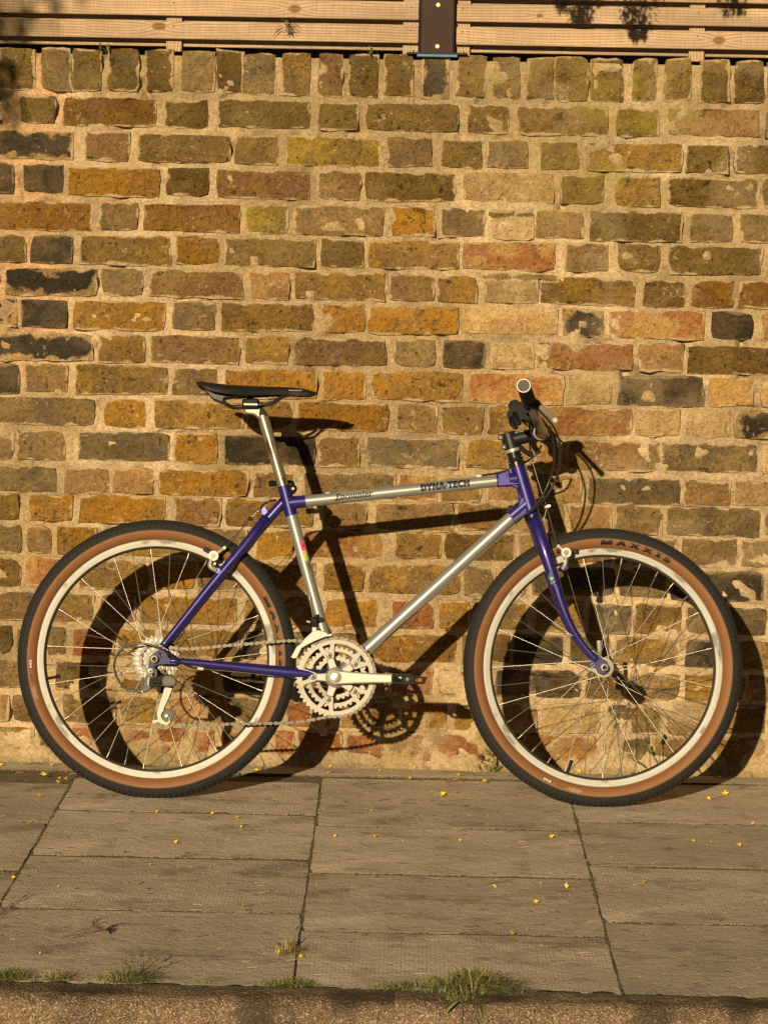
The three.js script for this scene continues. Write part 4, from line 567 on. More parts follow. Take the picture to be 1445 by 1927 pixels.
function sideLabel(a0, a1, r0, r1) {                      // print on the tyre's street side, letters' tops outwards, read clockwise
  const pos = [], uv = [], idx = [], nx = 20, ny = 6; const zOf = (r) => TW * Math.sqrt(Math.max(0, 1 - ((r - TR) / TH) ** 2)) + 0.0005;
  for (let i = 0; i <= nx; i++) for (let j = 0; j <= ny; j++) { const a = lerp(a0, a1, i / nx) * PI / 180, r = lerp(r0, r1, j / ny); pos.push(r * Math.cos(a), r * Math.sin(a), zOf(r)); uv.push(i / nx, j / ny); if (i < nx && j < ny) { const k = i * (ny + 1) + j; idx.push(k, k + ny + 1, k + 1, k + 1, k + ny + 1, k + ny + 2); } }
  const g = new THREE.BufferGeometry(); g.setAttribute('position', new THREE.Float32BufferAttribute(pos, 3)); g.setAttribute('uv', new THREE.Float32BufferAttribute(uv, 2)); g.setIndex(idx); g.computeVertexNormals(); return g;
}
const treadGeo = (() => {
  const a = 78 * PI / 180, prof = []; for (let i = 0; i <= 24; i++) { const t = lerp(-a, a, i / 24), [r, z] = sect(t); prof.push([r, z]); }
  const base = zlathe(prof, 160), L = [base];
  for (let k = 0; k < 150; k++) for (const [t, w, l, sk] of [[66, 0.006, 0.0058, 0.5], [47, 0.0072, 0.0075, -0.45], [26, 0.007, 0.0085, 0.45], [8, 0.0055, 0.009, -0.4]]) for (const s of [-1, 1]) {
    const [r, z] = sect(t * s * PI / 180), g = new THREE.BoxGeometry(l, 0.0034, w); g.rotateY(sk * s); g.rotateX(Math.atan2(Math.sin(t * s * PI / 180) / TW, Math.cos(t * s * PI / 180) / TH)); g.translate(0, r, z); g.rotateZ((k + (t % 4 ? 0.5 : 0) + (s > 0 ? 0.25 : 0)) / 150 * 2 * PI); L.push(g);
  }
  const lip = (s) => zlathe(Array.from({ length: 7 }, (_, i) => { const q = lerp(74, 88, i / 6) * s * PI / 180, b = 1 + 0.035 * Math.sin(i / 6 * PI); return [TR + TH * b * Math.cos(q), TW * b * Math.sin(q)]; }), 160);
  return mergeGeometries([...L, lip(1), lip(-1)].map(clean));
})();
const wallGeo = mergeGeometries([1, -1].map((s) => clean(zlathe(Array.from({ length: 17 }, (_, i) => sect(lerp(77, 162, i / 16) * s * PI / 180)), 160))));
const rimGeo = zlathe([[0.2835, -0.0095], [0.2838, -0.0125], [0.2815, -0.0132], [0.268, -0.0124], [0.2672, -0.0118], [0.2672, 0.0118], [0.268, 0.0124], [0.2815, 0.0132], [0.2838, 0.0125], [0.2835, 0.0095]], 160), rimBedGeo = zlathe([[0.2670, -0.0119], [0.2650, -0.0108], [0.2625, -0.006], [0.2618, 0], [0.2625, 0.006], [0.2650, 0.0108], [0.2670, 0.0119]], 160);
const trackMap = dataTex(1024, 32, (i, j, o) => { const a = fbm(i * 0.05, j * 0.9, 3), b = vnoise(i * 0.012, j * 1.4); const m = 0.8 + 0.22 * a + 0.14 * b, w = sstep(0.68, 0.78, fbm(i * 0.03 + 9, j * 0.25, 3)) * 0.18; o[0] = 0.33 * m - w; o[1] = 0.33 * m - w; o[2] = 0.315 * m - w; }, true);
const RIM = std([0.95, 0.94, 0.92], 0.55, 0.35, { map: trackMap });
function wheel(name, c, rot, spoke0, flR, flN, flF) {
  const w = grp(name, bike); w.position.set(c[0], c[1], 0);
  M('tread', treadGeo, TREAD, w); M('sidewall', wallGeo, TAN, w); M('rim', rimGeo, RIM, w); M('rim_bed', rimBedGeo, std([0.07, 0.065, 0.055], 0.5, 0.4), w);
  M('tyre_lettering', sideLabel(rot + 18.5, rot - 17, 0.2895, 0.3045), maxxis, w);
  M('tyre_lettering', sideLabel(rot + 173, rot + 168, 0.2925, 0.302), exo, w); M('tyre_lettering', sideLabel(rot + 187.6, rot + 180.5, 0.2915, 0.3025), dth, w); M('tyre_lettering', sideLabel(rot + 179, rot + 175, 0.2945, 0.3015), fineprint, w);
  for (let k = 0; k < 36; k++) {
    const a = (spoke0 + 10 * k) * PI / 180, near = k % 2, j = k >> 1, dir = j % 2 ? 1 : -1, ha = a + dir * 58 * PI / 180, z = near ? flN : -flF, zz = z + (j % 4 < 2 ? 0.0016 : -0.0016);
    M('spoke', [cyl([flR * Math.cos(ha), flR * Math.sin(ha), zz], [0.256 * Math.cos(a), 0.256 * Math.sin(a), z * 0.06], 0.0009, 0.0009, 6), cyl([0.249 * Math.cos(a), 0.249 * Math.sin(a), z * 0.08], [0.2625 * Math.cos(a), 0.2625 * Math.sin(a), z * 0.04], 0.0019, 0.0019, 8)], CHROME, w);
  }
  const va = (rot + 178.5) * PI / 180, P = (r) => [r * Math.cos(va), r * Math.sin(va), 0.001]; M('valve', [cyl(P(0.263), P(0.245), 0.0035, 0.0035, 12), cyl(P(0.245), P(0.232), 0.0042, 0.004, 12)], BLACK, w);
  const hub = zlathe([[0.0065, -flF - 0.012], [0.0125, -flF - 0.010], [0.013, -flF - 0.004], [flR + 0.004, -flF - 0.002], [flR + 0.004, -flF + 0.002], [0.014, -flF + 0.006], [0.0105, 0], [0.014, flN - 0.006], [flR + 0.004, flN - 0.002], [flR + 0.004, flN + 0.002], [0.013, flN + 0.004], [0.0125, flN + 0.010], [0.0065, flN + 0.012]], 40);
  const holes = []; for (let k = 0; k < 18; k++) { const a = k / 18 * 2 * PI; holes.push(cyl([flR * Math.cos(a), flR * Math.sin(a), flN + 0.0015], [flR * Math.cos(a), flR * Math.sin(a), flN + 0.0026], 0.0019, 0.0019, 8)); }
  const h = M('hub', hub, BRIGHT, w); M('spoke_head', holes, STEEL, h);
  return w;
}
const front = wheel('front_wheel', FA, 74, 91, 0.0195, 0.034, 0.034), rear = wheel('rear_wheel', RA, 12.8, 4.3, 0.0225, 0.020, 0.034);
for (const [w, z, lev] of [[front, 0.052, true], [rear, 0.068, false]]) {
  M('axle', [cyl([0, 0, -z - 0.014], [0, 0, z + 0.006], 0.0049, 0.0049, 16)], STEEL, w);
  M('axle_nut', [zlathe([[0.0052, z + 0.002], [0.0095, z + 0.002], [0.0098, z + 0.010], [0.0085, z + 0.013], [0.0052, z + 0.0135]], 24), zlathe([[0.0052, -z - 0.002], [0.0095, -z - 0.003], [0.009, -z - 0.015], [0, -z - 0.017]], 24)], ALU, w);
  M('axle_end', cyl([0, 0, z + 0.004], [0, 0, z + 0.0148], 0.0049, 0.0046, 16), BLACK, w);
  M('quick_release_lever', tube(lev ? [[0, 0, -z - 0.016], [-0.002, 0.018, -z - 0.02], [-0.004, 0.04, -z - 0.014], [-0.006, 0.064, -z - 0.010]] : [[0, 0, -z - 0.018], [0.02, 0.006, -z - 0.022], [0.05, 0.014, -z - 0.014]], (t) => 0.0042 + 0.0018 * t, 16, 10, [1, 0.7]), ALU, w);
}
// ---------- fork ----------
const fork = grp('fork', bike);
for (const s of [1, -1]) {
  const z = (v, k) => [v[0], v[1], s * k];
  M('fork_leg', tube([z([0.3119, 0.6765, 0], 0.012), z([0.3187, 0.6526, 0], 0.028), z([0.3333, 0.6086, 0], 0.043), z([0.3599, 0.5295, 0], 0.048), z([0.3812, 0.4673, 0.05], 0.05), z([0.3994, 0.4275, 0.05], 0.05), z([0.4251, 0.3879, 0.05], 0.05), z([0.4609, 0.3473, 0.05], 0.05)], (t) => lerp(0.0172, 0.0072, Math.pow(sstep(0.06, 1.02, t), 0.9)), 60, 22, [1, 1]), PURPLE, fork);
  M('dropout', plate([[0.4495, 0.3521], [0.4682, 0.3562], [0.4834, 0.3465], [0.4899, 0.3316], [0.4864, 0.319], [0.4752, 0.3138], [0.4638, 0.3186], [0.4586, 0.3297], [0.4486, 0.332], [0.4447, 0.3382]], s > 0 ? 0.046 : -0.052, 0.006, 0.0012), PLATE, fork);
  M('eyelet', [new THREE.TorusGeometry(0.0042, 0.0018, 8, 16).translate(0.4521, 0.3371, 0.053).translate(0, 0, s > 0 ? 0 : -0.105)], STEEL, fork);
  M('brake_boss', cyl(z([0.3783, 0.5639, 0], 0.05), z([0.3846, 0.5653, 0], 0.062), 0.0062, 0.006, 16), phys([0.1, 0.07, 0.4], 0.4, 0.3), fork);
}
M('crown', cyl([0.3081, 0.6802, 0], [0.3148, 0.6588, 0], 0.0192, 0.0165, 28), PURPLE, fork);
M('fork_sticker', tubeDecal([0.3472, 0.552, 0.0475], [0.3628, 0.5171, 0.0485], 0.0138, 0.04, 0.82, 0.25, 1.7), (() => { const m = textMat(128, 128, (g) => { g.fillStyle = '#14121c'; g.fillRect(0, 0, 128, 128); g.fillStyle = '#2f9fc4'; g.fillRect(4, 26, 12, 86); g.fillStyle = '#e8e6e0'; g.font = 'bold 38px sans-serif'; g.save(); g.translate(22, 70); const k = 100 / g.measureText('Cr-Mo').width; g.scale(k, 1.1); g.fillText('Cr-Mo', 0, 0); g.restore(); g.fillStyle = '#b9b4aa'; for (let x = 30; x < 118; x += 9) g.fillRect(x, 92, 6, 8); }); m.map.center.set(0.5, 0.5); m.map.rotation = PI / 2; return m; })(), fork);
// ---------- headset, stem, bars ----------
const H = (t) => onLine(HT0, HT1, t), headset = grp('headset', bike);
M('upper_cup', [cyl(H(-0.05), H(0.03), 0.0205, 0.0208, 36), cyl(H(-0.115), H(-0.06), 0.0182, 0.0205, 36), cyl(H(-0.175), H(-0.125), 0.0178, 0.0178, 36), cyl(H(-0.235), H(-0.185), 0.0176, 0.0176, 36)], phys([0.015, 0.014, 0.014], 0.25, 0.3, { clearcoat: 1 }), headset);
M('steerer', cyl(H(-0.5), H(0.05), 0.0148, 0.0148, 28), BLACK, headset);
M('spacer', cyl(H(-0.30), H(-0.24), 0.0172, 0.0172, 36), ALU, headset);
M('lower_cup', [cyl(H(0.99), H(1.05), 0.0195, 0.0208, 36), cyl(H(1.06), H(1.11), 0.0208, 0.019, 36)], phys([0.015, 0.014, 0.014], 0.25, 0.3, { clearcoat: 1 }), headset);
const stem = grp('stem', bike), BAR = [0.3222, 0.8857, 0];
M('stem_body', [cyl(H(-0.60), H(-0.31), 0.0188, 0.0188, 36), cyl([0.2479, 0.8672, 0], [0.3159, 0.8837, 0], 0.0168, 0.0160, 32), cyl([BAR[0], BAR[1], -0.021], [BAR[0], BAR[1], 0.021], 0.0182, 0.0182, 36), ...[[0.2263, 0.8731, 0], [0.2355, 0.8504, 0]].flatMap((p) => [cyl([p[0], p[1], -0.013], [p[0], p[1], 0.013], 0.0062, 0.0062, 18), box(p[0] + 0.008, p[1] - 0.001, 0, 0.016, 0.011, 0.024, 0.002)])], SATIN, stem);
M('top_cap', [cyl(H(-0.615), H(-0.60), 0.0176, 0.0186, 36)], SATIN, stem);
for (const p of [[0.2259, 0.8722, 0.013], [0.2351, 0.8496, 0.013]]) M('bolt', cyl([p[0], p[1], 0.0125], [p[0], p[1], 0.0146], 0.0022, 0.0022, 12), STEEL, stem);
M('clamp_ring', zlathe([[0.0165, -0.0225], [0.0186, -0.0222], [0.0186, -0.019]], 32).translate(BAR[0], BAR[1], 0), ALU, stem); M('clamp_ring', zlathe([[0.0165, 0.0225], [0.0186, 0.0222], [0.0186, 0.019]], 32).translate(BAR[0], BAR[1], 0), ALU, stem);
M('stem_lettering', tubeDecal([0.2479, 0.8672, 0], [0.3159, 0.8837, 0], 0.0171, 0.2, 0.72, 0.95, 0.5), textMat(256, 64, (g) => { g.fillStyle = '#c9c4ba'; const r = rngOf(11); for (let x = 12; x < 236; x += 15) if (x < 70 || x > 84) { g.fillRect(x, 18 + r() * 12, 4 + r() * 6, 26); g.fillRect(x, 18 + r() * 22, 11, 6 + r() * 5); } }), stem);
const GE = [0.2688, 0.9725, 0.296], GS = [0.2846, 0.9512, 0.17], bars = grp('handlebar', bike), barMat = phys([0.36, 0.33, 0.29], 0.22, 0.95);
const mir = (p, s) => [p[0], p[1], p[2] * s], half = (s) => [[BAR[0], BAR[1], 0], mir([BAR[0], BAR[1], 0.03], s), mir([BAR[0] - 0.002, BAR[1] + 0.004, 0.05], s), mir(onLine([BAR[0], BAR[1], 0.045], GS, 0.5), s), mir(onLine(GS, GE, -0.28), s), mir(GS, s), mir(GE, s)];
M('bar_tube', [...half(-1).reverse(), ...half(1).slice(1)].length ? tube([...half(-1).reverse(), ...half(1).slice(1)], (t) => 0.0112 + 0.0046 * sstep(0.11, 0.045, Math.abs(t - 0.5)), 140, 22) : 0, barMat, bars);
const dirG = V3(GE[0] - GS[0], GE[1] - GS[1], GE[2] - GS[2]).normalize();
for (const s of [1, -1]) {
  const G = (t, o = 0) => mir(onLine(GS, GE, t), s);
  const g = grp('grip', bike); M('grip_sleeve', tube([G(0.06), G(0.98)], (t) => 0.0158 + 0.0007 * Math.sin(t * 60), 90, 24), RUBBER, g);
  M('end_cap', [cyl(G(0.96), G(1.01), 0.0163, 0.0163, 28)], BRIGHT, g); M('end_plug', cyl(G(1.0), G(1.016), 0.0145, 0.0138, 28), std([0.12, 0.112, 0.1], 0.7, 0.2, { bumpMap: flake, bumpScale: 0.002 }), g);
  // brake lever: clamp, body and blade reaching forward and down from the bar
  const b = grp('brake_lever', bike), c0 = G(-0.12), z0 = s * 0.155, tip = [0.3478, 0.8962, 0.225], piv = [0.3084, 0.9471, 0.15];
  M('lever_clamp', [cyl(G(-0.19), G(-0.04), 0.0172, 0.0172, 24), tube([[c0[0], c0[1], z0], [lerp(c0[0], piv[0], 0.6), lerp(c0[1], piv[1], 0.6) - 0.006, z0 * 0.95], [piv[0], piv[1] - 0.004, s * 0.135]], 0.011, 14, 14, [1, 0.8])], BLACK, b);
  M('lever_blade', tube([[piv[0] - 0.006, piv[1] + 0.006, s * 0.128], [piv[0] + 0.008, piv[1] - 0.010, s * 0.15], [lerp(piv[0], tip[0], 0.62), lerp(piv[1], tip[1], 0.6), s * 0.19], [tip[0] - 0.003, tip[1] + 0.004, s * 0.232]], (t) => 0.0072 - 0.0012 * Math.sin(t * PI), 30, 14, [1, 0.75]), ALU, b);
  M('blade_tip', new THREE.SphereGeometry(0.0078, 18, 12).translate(tip[0] - 0.002, tip[1] + 0.003, s * 0.232), BRIGHT, b);
  // shifter pod under the bar: two drums, indicator and levers
  const sh = grp('shifter', bike), q = G(-0.62);
  const drum = [0.2533, 0.9312, 0.1], dz = s > 0 ? 0.118 : -0.10, dx = drum[0] - 0.002, dy = drum[1] + (s > 0 ? -0.002 : 0.004);
  M('shifter_body', [cyl([lerp(q[0], dx, 0.85), lerp(q[1], dy, 0.8), dz - 0.014], [lerp(q[0], dx, 0.85), lerp(q[1], dy, 0.8), dz + 0.012], 0.0135, 0.0145, 28), cyl([lerp(q[0], dx, 0.35), lerp(q[1], dy, 0.35), dz - 0.012], [lerp(q[0], dx, 0.35), lerp(q[1], dy, 0.35), dz + 0.016], 0.0125, 0.0135, 24), cyl([q[0], q[1], q[2] - 0.008], [q[0], q[1], q[2] + 0.008], 0.0165, 0.0165, 24)], BLACK, sh);
  M('shift_lever', tube([[lerp(q[0], dx, 0.9), lerp(q[1], dy, 0.9) - 0.006, dz + 0.01], [dx + 0.006, dy - 0.022, dz + 0.022], [dx + 0.016, dy - 0.035, dz + 0.028]], (t) => 0.0058 + 0.002 * Math.sin(t * PI), 14, 12, [1, 0.6]), BLACK, sh);
  M('lever_band', new THREE.TorusGeometry(0.0165, 0.0032, 10, 28, 3.6).rotateZ(1.1).translate(q[0] + 0.002, q[1] - 0.003, q[2] + 0.014 * s), BLACK, sh);
}
// ---------- cables ----------
const cables = grp('cables', bike), hz = 0.0026;
M('cable_housing', tube([[0.3099, 0.9332, 0.12], [0.3408, 0.9021, 0.11], [0.3583, 0.8735, 0.095], [0.3659, 0.8345, 0.08], [0.3579, 0.7753, 0.06], [0.334, 0.7301, 0.05], [0.3027, 0.6977, 0.03], [0.2682, 0.6773, 0.02]], hz, 70, 10), HOUSING, cables);
M('cable_housing', tube([[0.3115, 0.944, -0.1], [0.338, 0.9087, -0.05], [0.353, 0.8597, 0], [0.3536, 0.8173, 0.03], [0.3424, 0.7695, 0.045], [0.322, 0.7253, 0.04], [0.2977, 0.6976, 0.03], [0.2732, 0.6786, 0.021]], hz, 70, 10), HOUSING, cables);
M('cable_housing', tube([[0.2957, 0.9442, -0.09], [0.2973, 0.9079, -0.05], [0.2981, 0.8467, -0.012], [0.2978, 0.8371, 0]], hz, 40, 10), HOUSING, cables);
M('cable_housing', tube([[0.3231, 0.8552, 0.02], [0.3156, 0.8395, 0.026], [0.3044, 0.8267, 0.026], [0.2888, 0.8159, 0.012], [0.282, 0.8132, -0.008], [0.2622, 0.8031, -0.016], [0.2294, 0.7908, -0.012], [0.1825, 0.7818, -0.004]], hz, 60, 10), HOUSING, cables);
M('cable_housing', tube([[-0.3032, 0.7138, 0.004], [-0.3207, 0.7095, 0.008], [-0.3347, 0.7019, 0.003], [-0.3409, 0.693, 0]], hz, 30, 10), HOUSING, cables);
M('cable_housing', tube([[-0.4629, 0.3093, 0.061], [-0.4904, 0.3125, 0.062], [-0.5178, 0.3245, 0.068], [-0.5453, 0.344, 0.075], [-0.5679, 0.3573, 0.078], [-0.6159, 0.3663, 0.074], [-0.6535, 0.3544, 0.07], [-0.6731, 0.3215, 0.066], [-0.6662, 0.2841, 0.064], [-0.6431, 0.2583, 0.064], [-0.619, 0.2551, 0.066]], hz, 80, 10), HOUSING, cables);
M('inner_cable', tube([[-0.186, 0.7306, 0.004], [-0.0762, 0.7445, 0.01], [0.1709, 0.7799, 0.004]], 0.0007, 20, 6), STEEL, cables);
M('inner_cable', tube([[0.2684, 0.6699, 0.017], [0.1047, 0.5203, 0.02], [-0.0463, 0.3814, 0.02], [-0.1361, 0.2766, 0.02]], 0.0008, 30, 6), STEEL, cables);
M('inner_cable', tube([[-0.4641, 0.3093, 0.061], [-0.3429, 0.3003, 0.05], [-0.2429, 0.2897, 0.035], [-0.1611, 0.2685, 0.02]], 0.0008, 20, 6), STEEL, cables);
M('inner_cable', tube([[-0.2084, 0.4286, 0.022], [-0.2185, 0.4889, 0.02]], 0.0008, 8, 6), STEEL, cables);
M('cable_tip', cyl([-0.217, 0.4763, 0.02], [-0.2191, 0.4876, 0.02], 0.0018), ALU, cables);
M('ferrule', [cyl([-0.6178, 0.2551, 0.066], [-0.6064, 0.2528, 0.067], 0.0036), cyl([-0.4779, 0.3103, 0.0615], [-0.4603, 0.3087, 0.061], 0.0034), cyl([-0.3409, 0.693, 0], [-0.3446, 0.6879, 0], 0.0034), cyl([0.2732, 0.6786, 0.021], [0.2634, 0.6697, 0.018], 0.0036)], HOUSING, cables);
// ---------- cantilever brakes ----------
function canti(name, boss, pad, arm0, arm1, anchor, zw, wire) {
  const b = grp(name, bike);
  for (const s of [1, -1]) {
    M('brake_arm', [tube([[boss[0], boss[1], s * (zw - 0.004)], [arm0[0], arm0[1], s * zw], [arm1[0], arm1[1], s * (zw - 0.002)]], (t) => lerp(0.0105, 0.0085, t), 18, 16, [1, 0.6]), cyl([pad[0], pad[1], s * (zw - 0.012)], [pad[0], pad[1], s * (zw + 0.006)], 0.0128, 0.0118, 26), tube([[pad[0], pad[1], s * (zw - 0.002)], [lerp(pad[0], anchor[0], 0.6), lerp(pad[1], anchor[1], 0.6), s * (zw - 0.004)], [anchor[0], anchor[1], s * (zw - 0.008)]], 0.0042, 12, 12)], ALU, b);
    M('pad_bolt', [cyl([pad[0], pad[1], s * (zw + 0.005)], [pad[0], pad[1], s * (zw + 0.0085)], 0.0068, 0.006, 6)], std([0.13, 0.10, 0.075], 0.4, 0.7), b);
    M('anchor_bolt', cyl([anchor[0], anchor[1], s * (zw - 0.014)], [anchor[0], anchor[1], s * (zw - 0.001)], 0.0042, 0.0042, 6), STEEL, b); M('spring_screw', [cyl([lerp(boss[0], pad[0], 0.45), lerp(boss[1], pad[1], 0.45), s * (zw + 0.004)], [lerp(boss[0], pad[0], 0.45), lerp(boss[1], pad[1], 0.45), s * (zw + 0.008)], 0.003, 0.003, 12)], BRIGHT, b);
    M('straddle_wire', tube([[wire[0], wire[1], 0], [lerp(wire[0], anchor[0], 0.5), lerp(wire[1], anchor[1], 0.5), s * zw * 0.42], [anchor[0], anchor[1], s * (zw - 0.006)]], 0.00085, 12, 6), CHROME, b);
  }
  return b;
}
const fb = canti('front_brake', [0.3778, 0.5623, 0.06], [0.3847, 0.6, 0.06], [0.3826, 0.5724, 0.06], [0.3848, 0.5925, 0.06], [0.3661, 0.6151, 0.05], 0.058, [0.3391, 0.7112, 0]);
const padBox = (c, ang, z) => [1, -1].map((s) => new RoundedBoxGeometry(0.052, 0.0115, 0.012, 2, 0.003).rotateZ(ang).translate(c[0], c[1], s * z));
M('brake_pad', padBox([0.3892, 0.6052, 0.02], -0.02, 0.0205), RUBBER, fb);
M('brake_wire', tube([[0.2991, 0.832, 0], [0.3179, 0.7715, 0], [0.3378, 0.7149, 0]], 0.0009, 16, 6), CHROME, fb);
M('wire_yoke', [box(0.3391, 0.7112, 0, 0.012, 0.009, 0.014, 0.002), cyl([0.3456, 0.7127, -0.004], [0.3449, 0.712, 0.012], 0.0036), tube([[0.339, 0.7097, 0.004], [0.3365, 0.6943, 0.008], [0.3306, 0.6714, 0.008]], 0.0011, 8, 6)], ALU, fb);
M('cable_hanger', [tube([[0.2672, 0.8504, 0], [0.2735, 0.8518, 0], [0.2837, 0.8431, 0], [0.2965, 0.8345, 0], [0.3016, 0.8321, 0]], 0.0045, 20, 10, [1, 1.3]), cyl([0.299, 0.8409, 0], [0.3004, 0.8282, 0], 0.0052, 0.0052, 14)], BLACK, fb);
const rb = canti('rear_brake', [-0.4395, 0.5429, 0.055], [-0.4465, 0.5766, 0.055], [-0.4535, 0.5514, 0.055], [-0.4514, 0.569, 0.055], [-0.4211, 0.5963, 0.045], 0.054, [-0.3657, 0.6672, 0]);
M('brake_pad', padBox([-0.4487, 0.5827, 0.02], -0.48, 0.0205), RUBBER, rb);
M('brake_wire', tube([[-0.3434, 0.6905, 0], [-0.3545, 0.6788, 0], [-0.3657, 0.6672, 0]], 0.0009, 8, 6), CHROME, rb);
M('wire_yoke', [box(-0.3644, 0.6685, 0, 0.010, 0.008, 0.012, 0.002), cyl([-0.3607, 0.6662, -0.003], [-0.3601, 0.6656, 0.011], 0.0034)], BLACK, rb);
// ---------- seat post and saddle ----------
const PT0 = [-0.3399, 0.9137, 0], PT1 = [-0.2829, 0.7334, 0], postMap = dataTex(256, 256, (i, j, o) => { const s = fbm(i * 0.06, j * 0.02, 4), q = sstep(0.5, 0.72, s), f = vnoise(i * 0.5, j * 0.12); o[0] = lerp(0.27, 0.09, q) * (0.85 + 0.3 * f); o[1] = lerp(0.24, 0.065, q) * (0.85 + 0.3 * f); o[2] = lerp(0.2, 0.045, q) * (0.85 + 0.3 * f); }, true);
const post = grp('seat_post', bike);
M('post_tube', cyl(PT0, PT1, 0.0132, 0.0132, 32), std([1, 1, 1], 0.36, 0.6, { map: postMap }), post);
M('post_head', [plate([[-0.3852, 0.9268], [-0.3815, 0.9319], [-0.3435, 0.9352], [-0.3291, 0.9139], [-0.3506, 0.9084], [-0.3609, 0.9158], [-0.3799, 0.918]], -0.012, 0.024, 0.004), cyl(onLine(PT0, PT1, -0.01), onLine(PT0, PT1, 0.015), 0.0137, 0.0137, 32)], std([0.26, 0.24, 0.21], 0.45, 0.5), post);
M('head_wedge', [plate([[-0.3473, 0.9339], [-0.341, 0.934], [-0.3292, 0.9177], [-0.3291, 0.9139], [-0.3455, 0.9098], [-0.3495, 0.916]], -0.0128, 0.0256, 0.003)], BLACK, post);
M('rail_clamp', [plate([[-0.3882, 0.9496], [-0.3857, 0.9522], [-0.3541, 0.9541], [-0.3489, 0.9503], [-0.3485, 0.9326], [-0.3536, 0.9299], [-0.384, 0.9294], [-0.3891, 0.9331]], -0.028, 0.056, 0.004), cyl([-0.3707, 0.9601, 0], [-0.3704, 0.9474, 0], 0.0085, 0.0085, 16)], BLACK, post);
M('clamp_edge', box(-0.3677, 0.939, 0.027, 0.034, 0.005, 0.004, 0.001), ALU, post);
M('height_mark', zlathe([[0.01335, 0], [0.01335, 0.0012]], 32).rotateX(PI / 2).rotateZ(0.28).translate(...onLine(PT0, PT1, 0.79)), std([0.3, 0.06, 0.04], 0.5), post);
const collar = grp('seat_clamp', bike);
M('clamp_nut', [cyl([-0.2646, 0.7412, 0.004], [-0.2637, 0.7398, 0.03], 0.0105, 0.0105, 24), new THREE.SphereGeometry(0.0105, 20, 12).scale(1, 1, 0.4).translate(-0.2637, 0.7398, 0.03)], BLACK, collar); M('clamp_stud', cyl([-0.2631, 0.7404, 0.03], [-0.2629, 0.7402, 0.0355], 0.0034, 0.003, 14), ALU, collar);
M('clamp_lever', tube([[-0.2632, 0.7478, -0.026], [-0.2687, 0.7582, -0.032], [-0.2764, 0.7595, -0.034], [-0.3057, 0.7558, -0.036], [-0.3234, 0.7541, -0.034]], (t) => 0.0045 + 0.0028 * sstep(0.45, 0.8, t), 30, 14, [1, 0.8]), BLACK, collar);
const saddle = grp('saddle', bike);
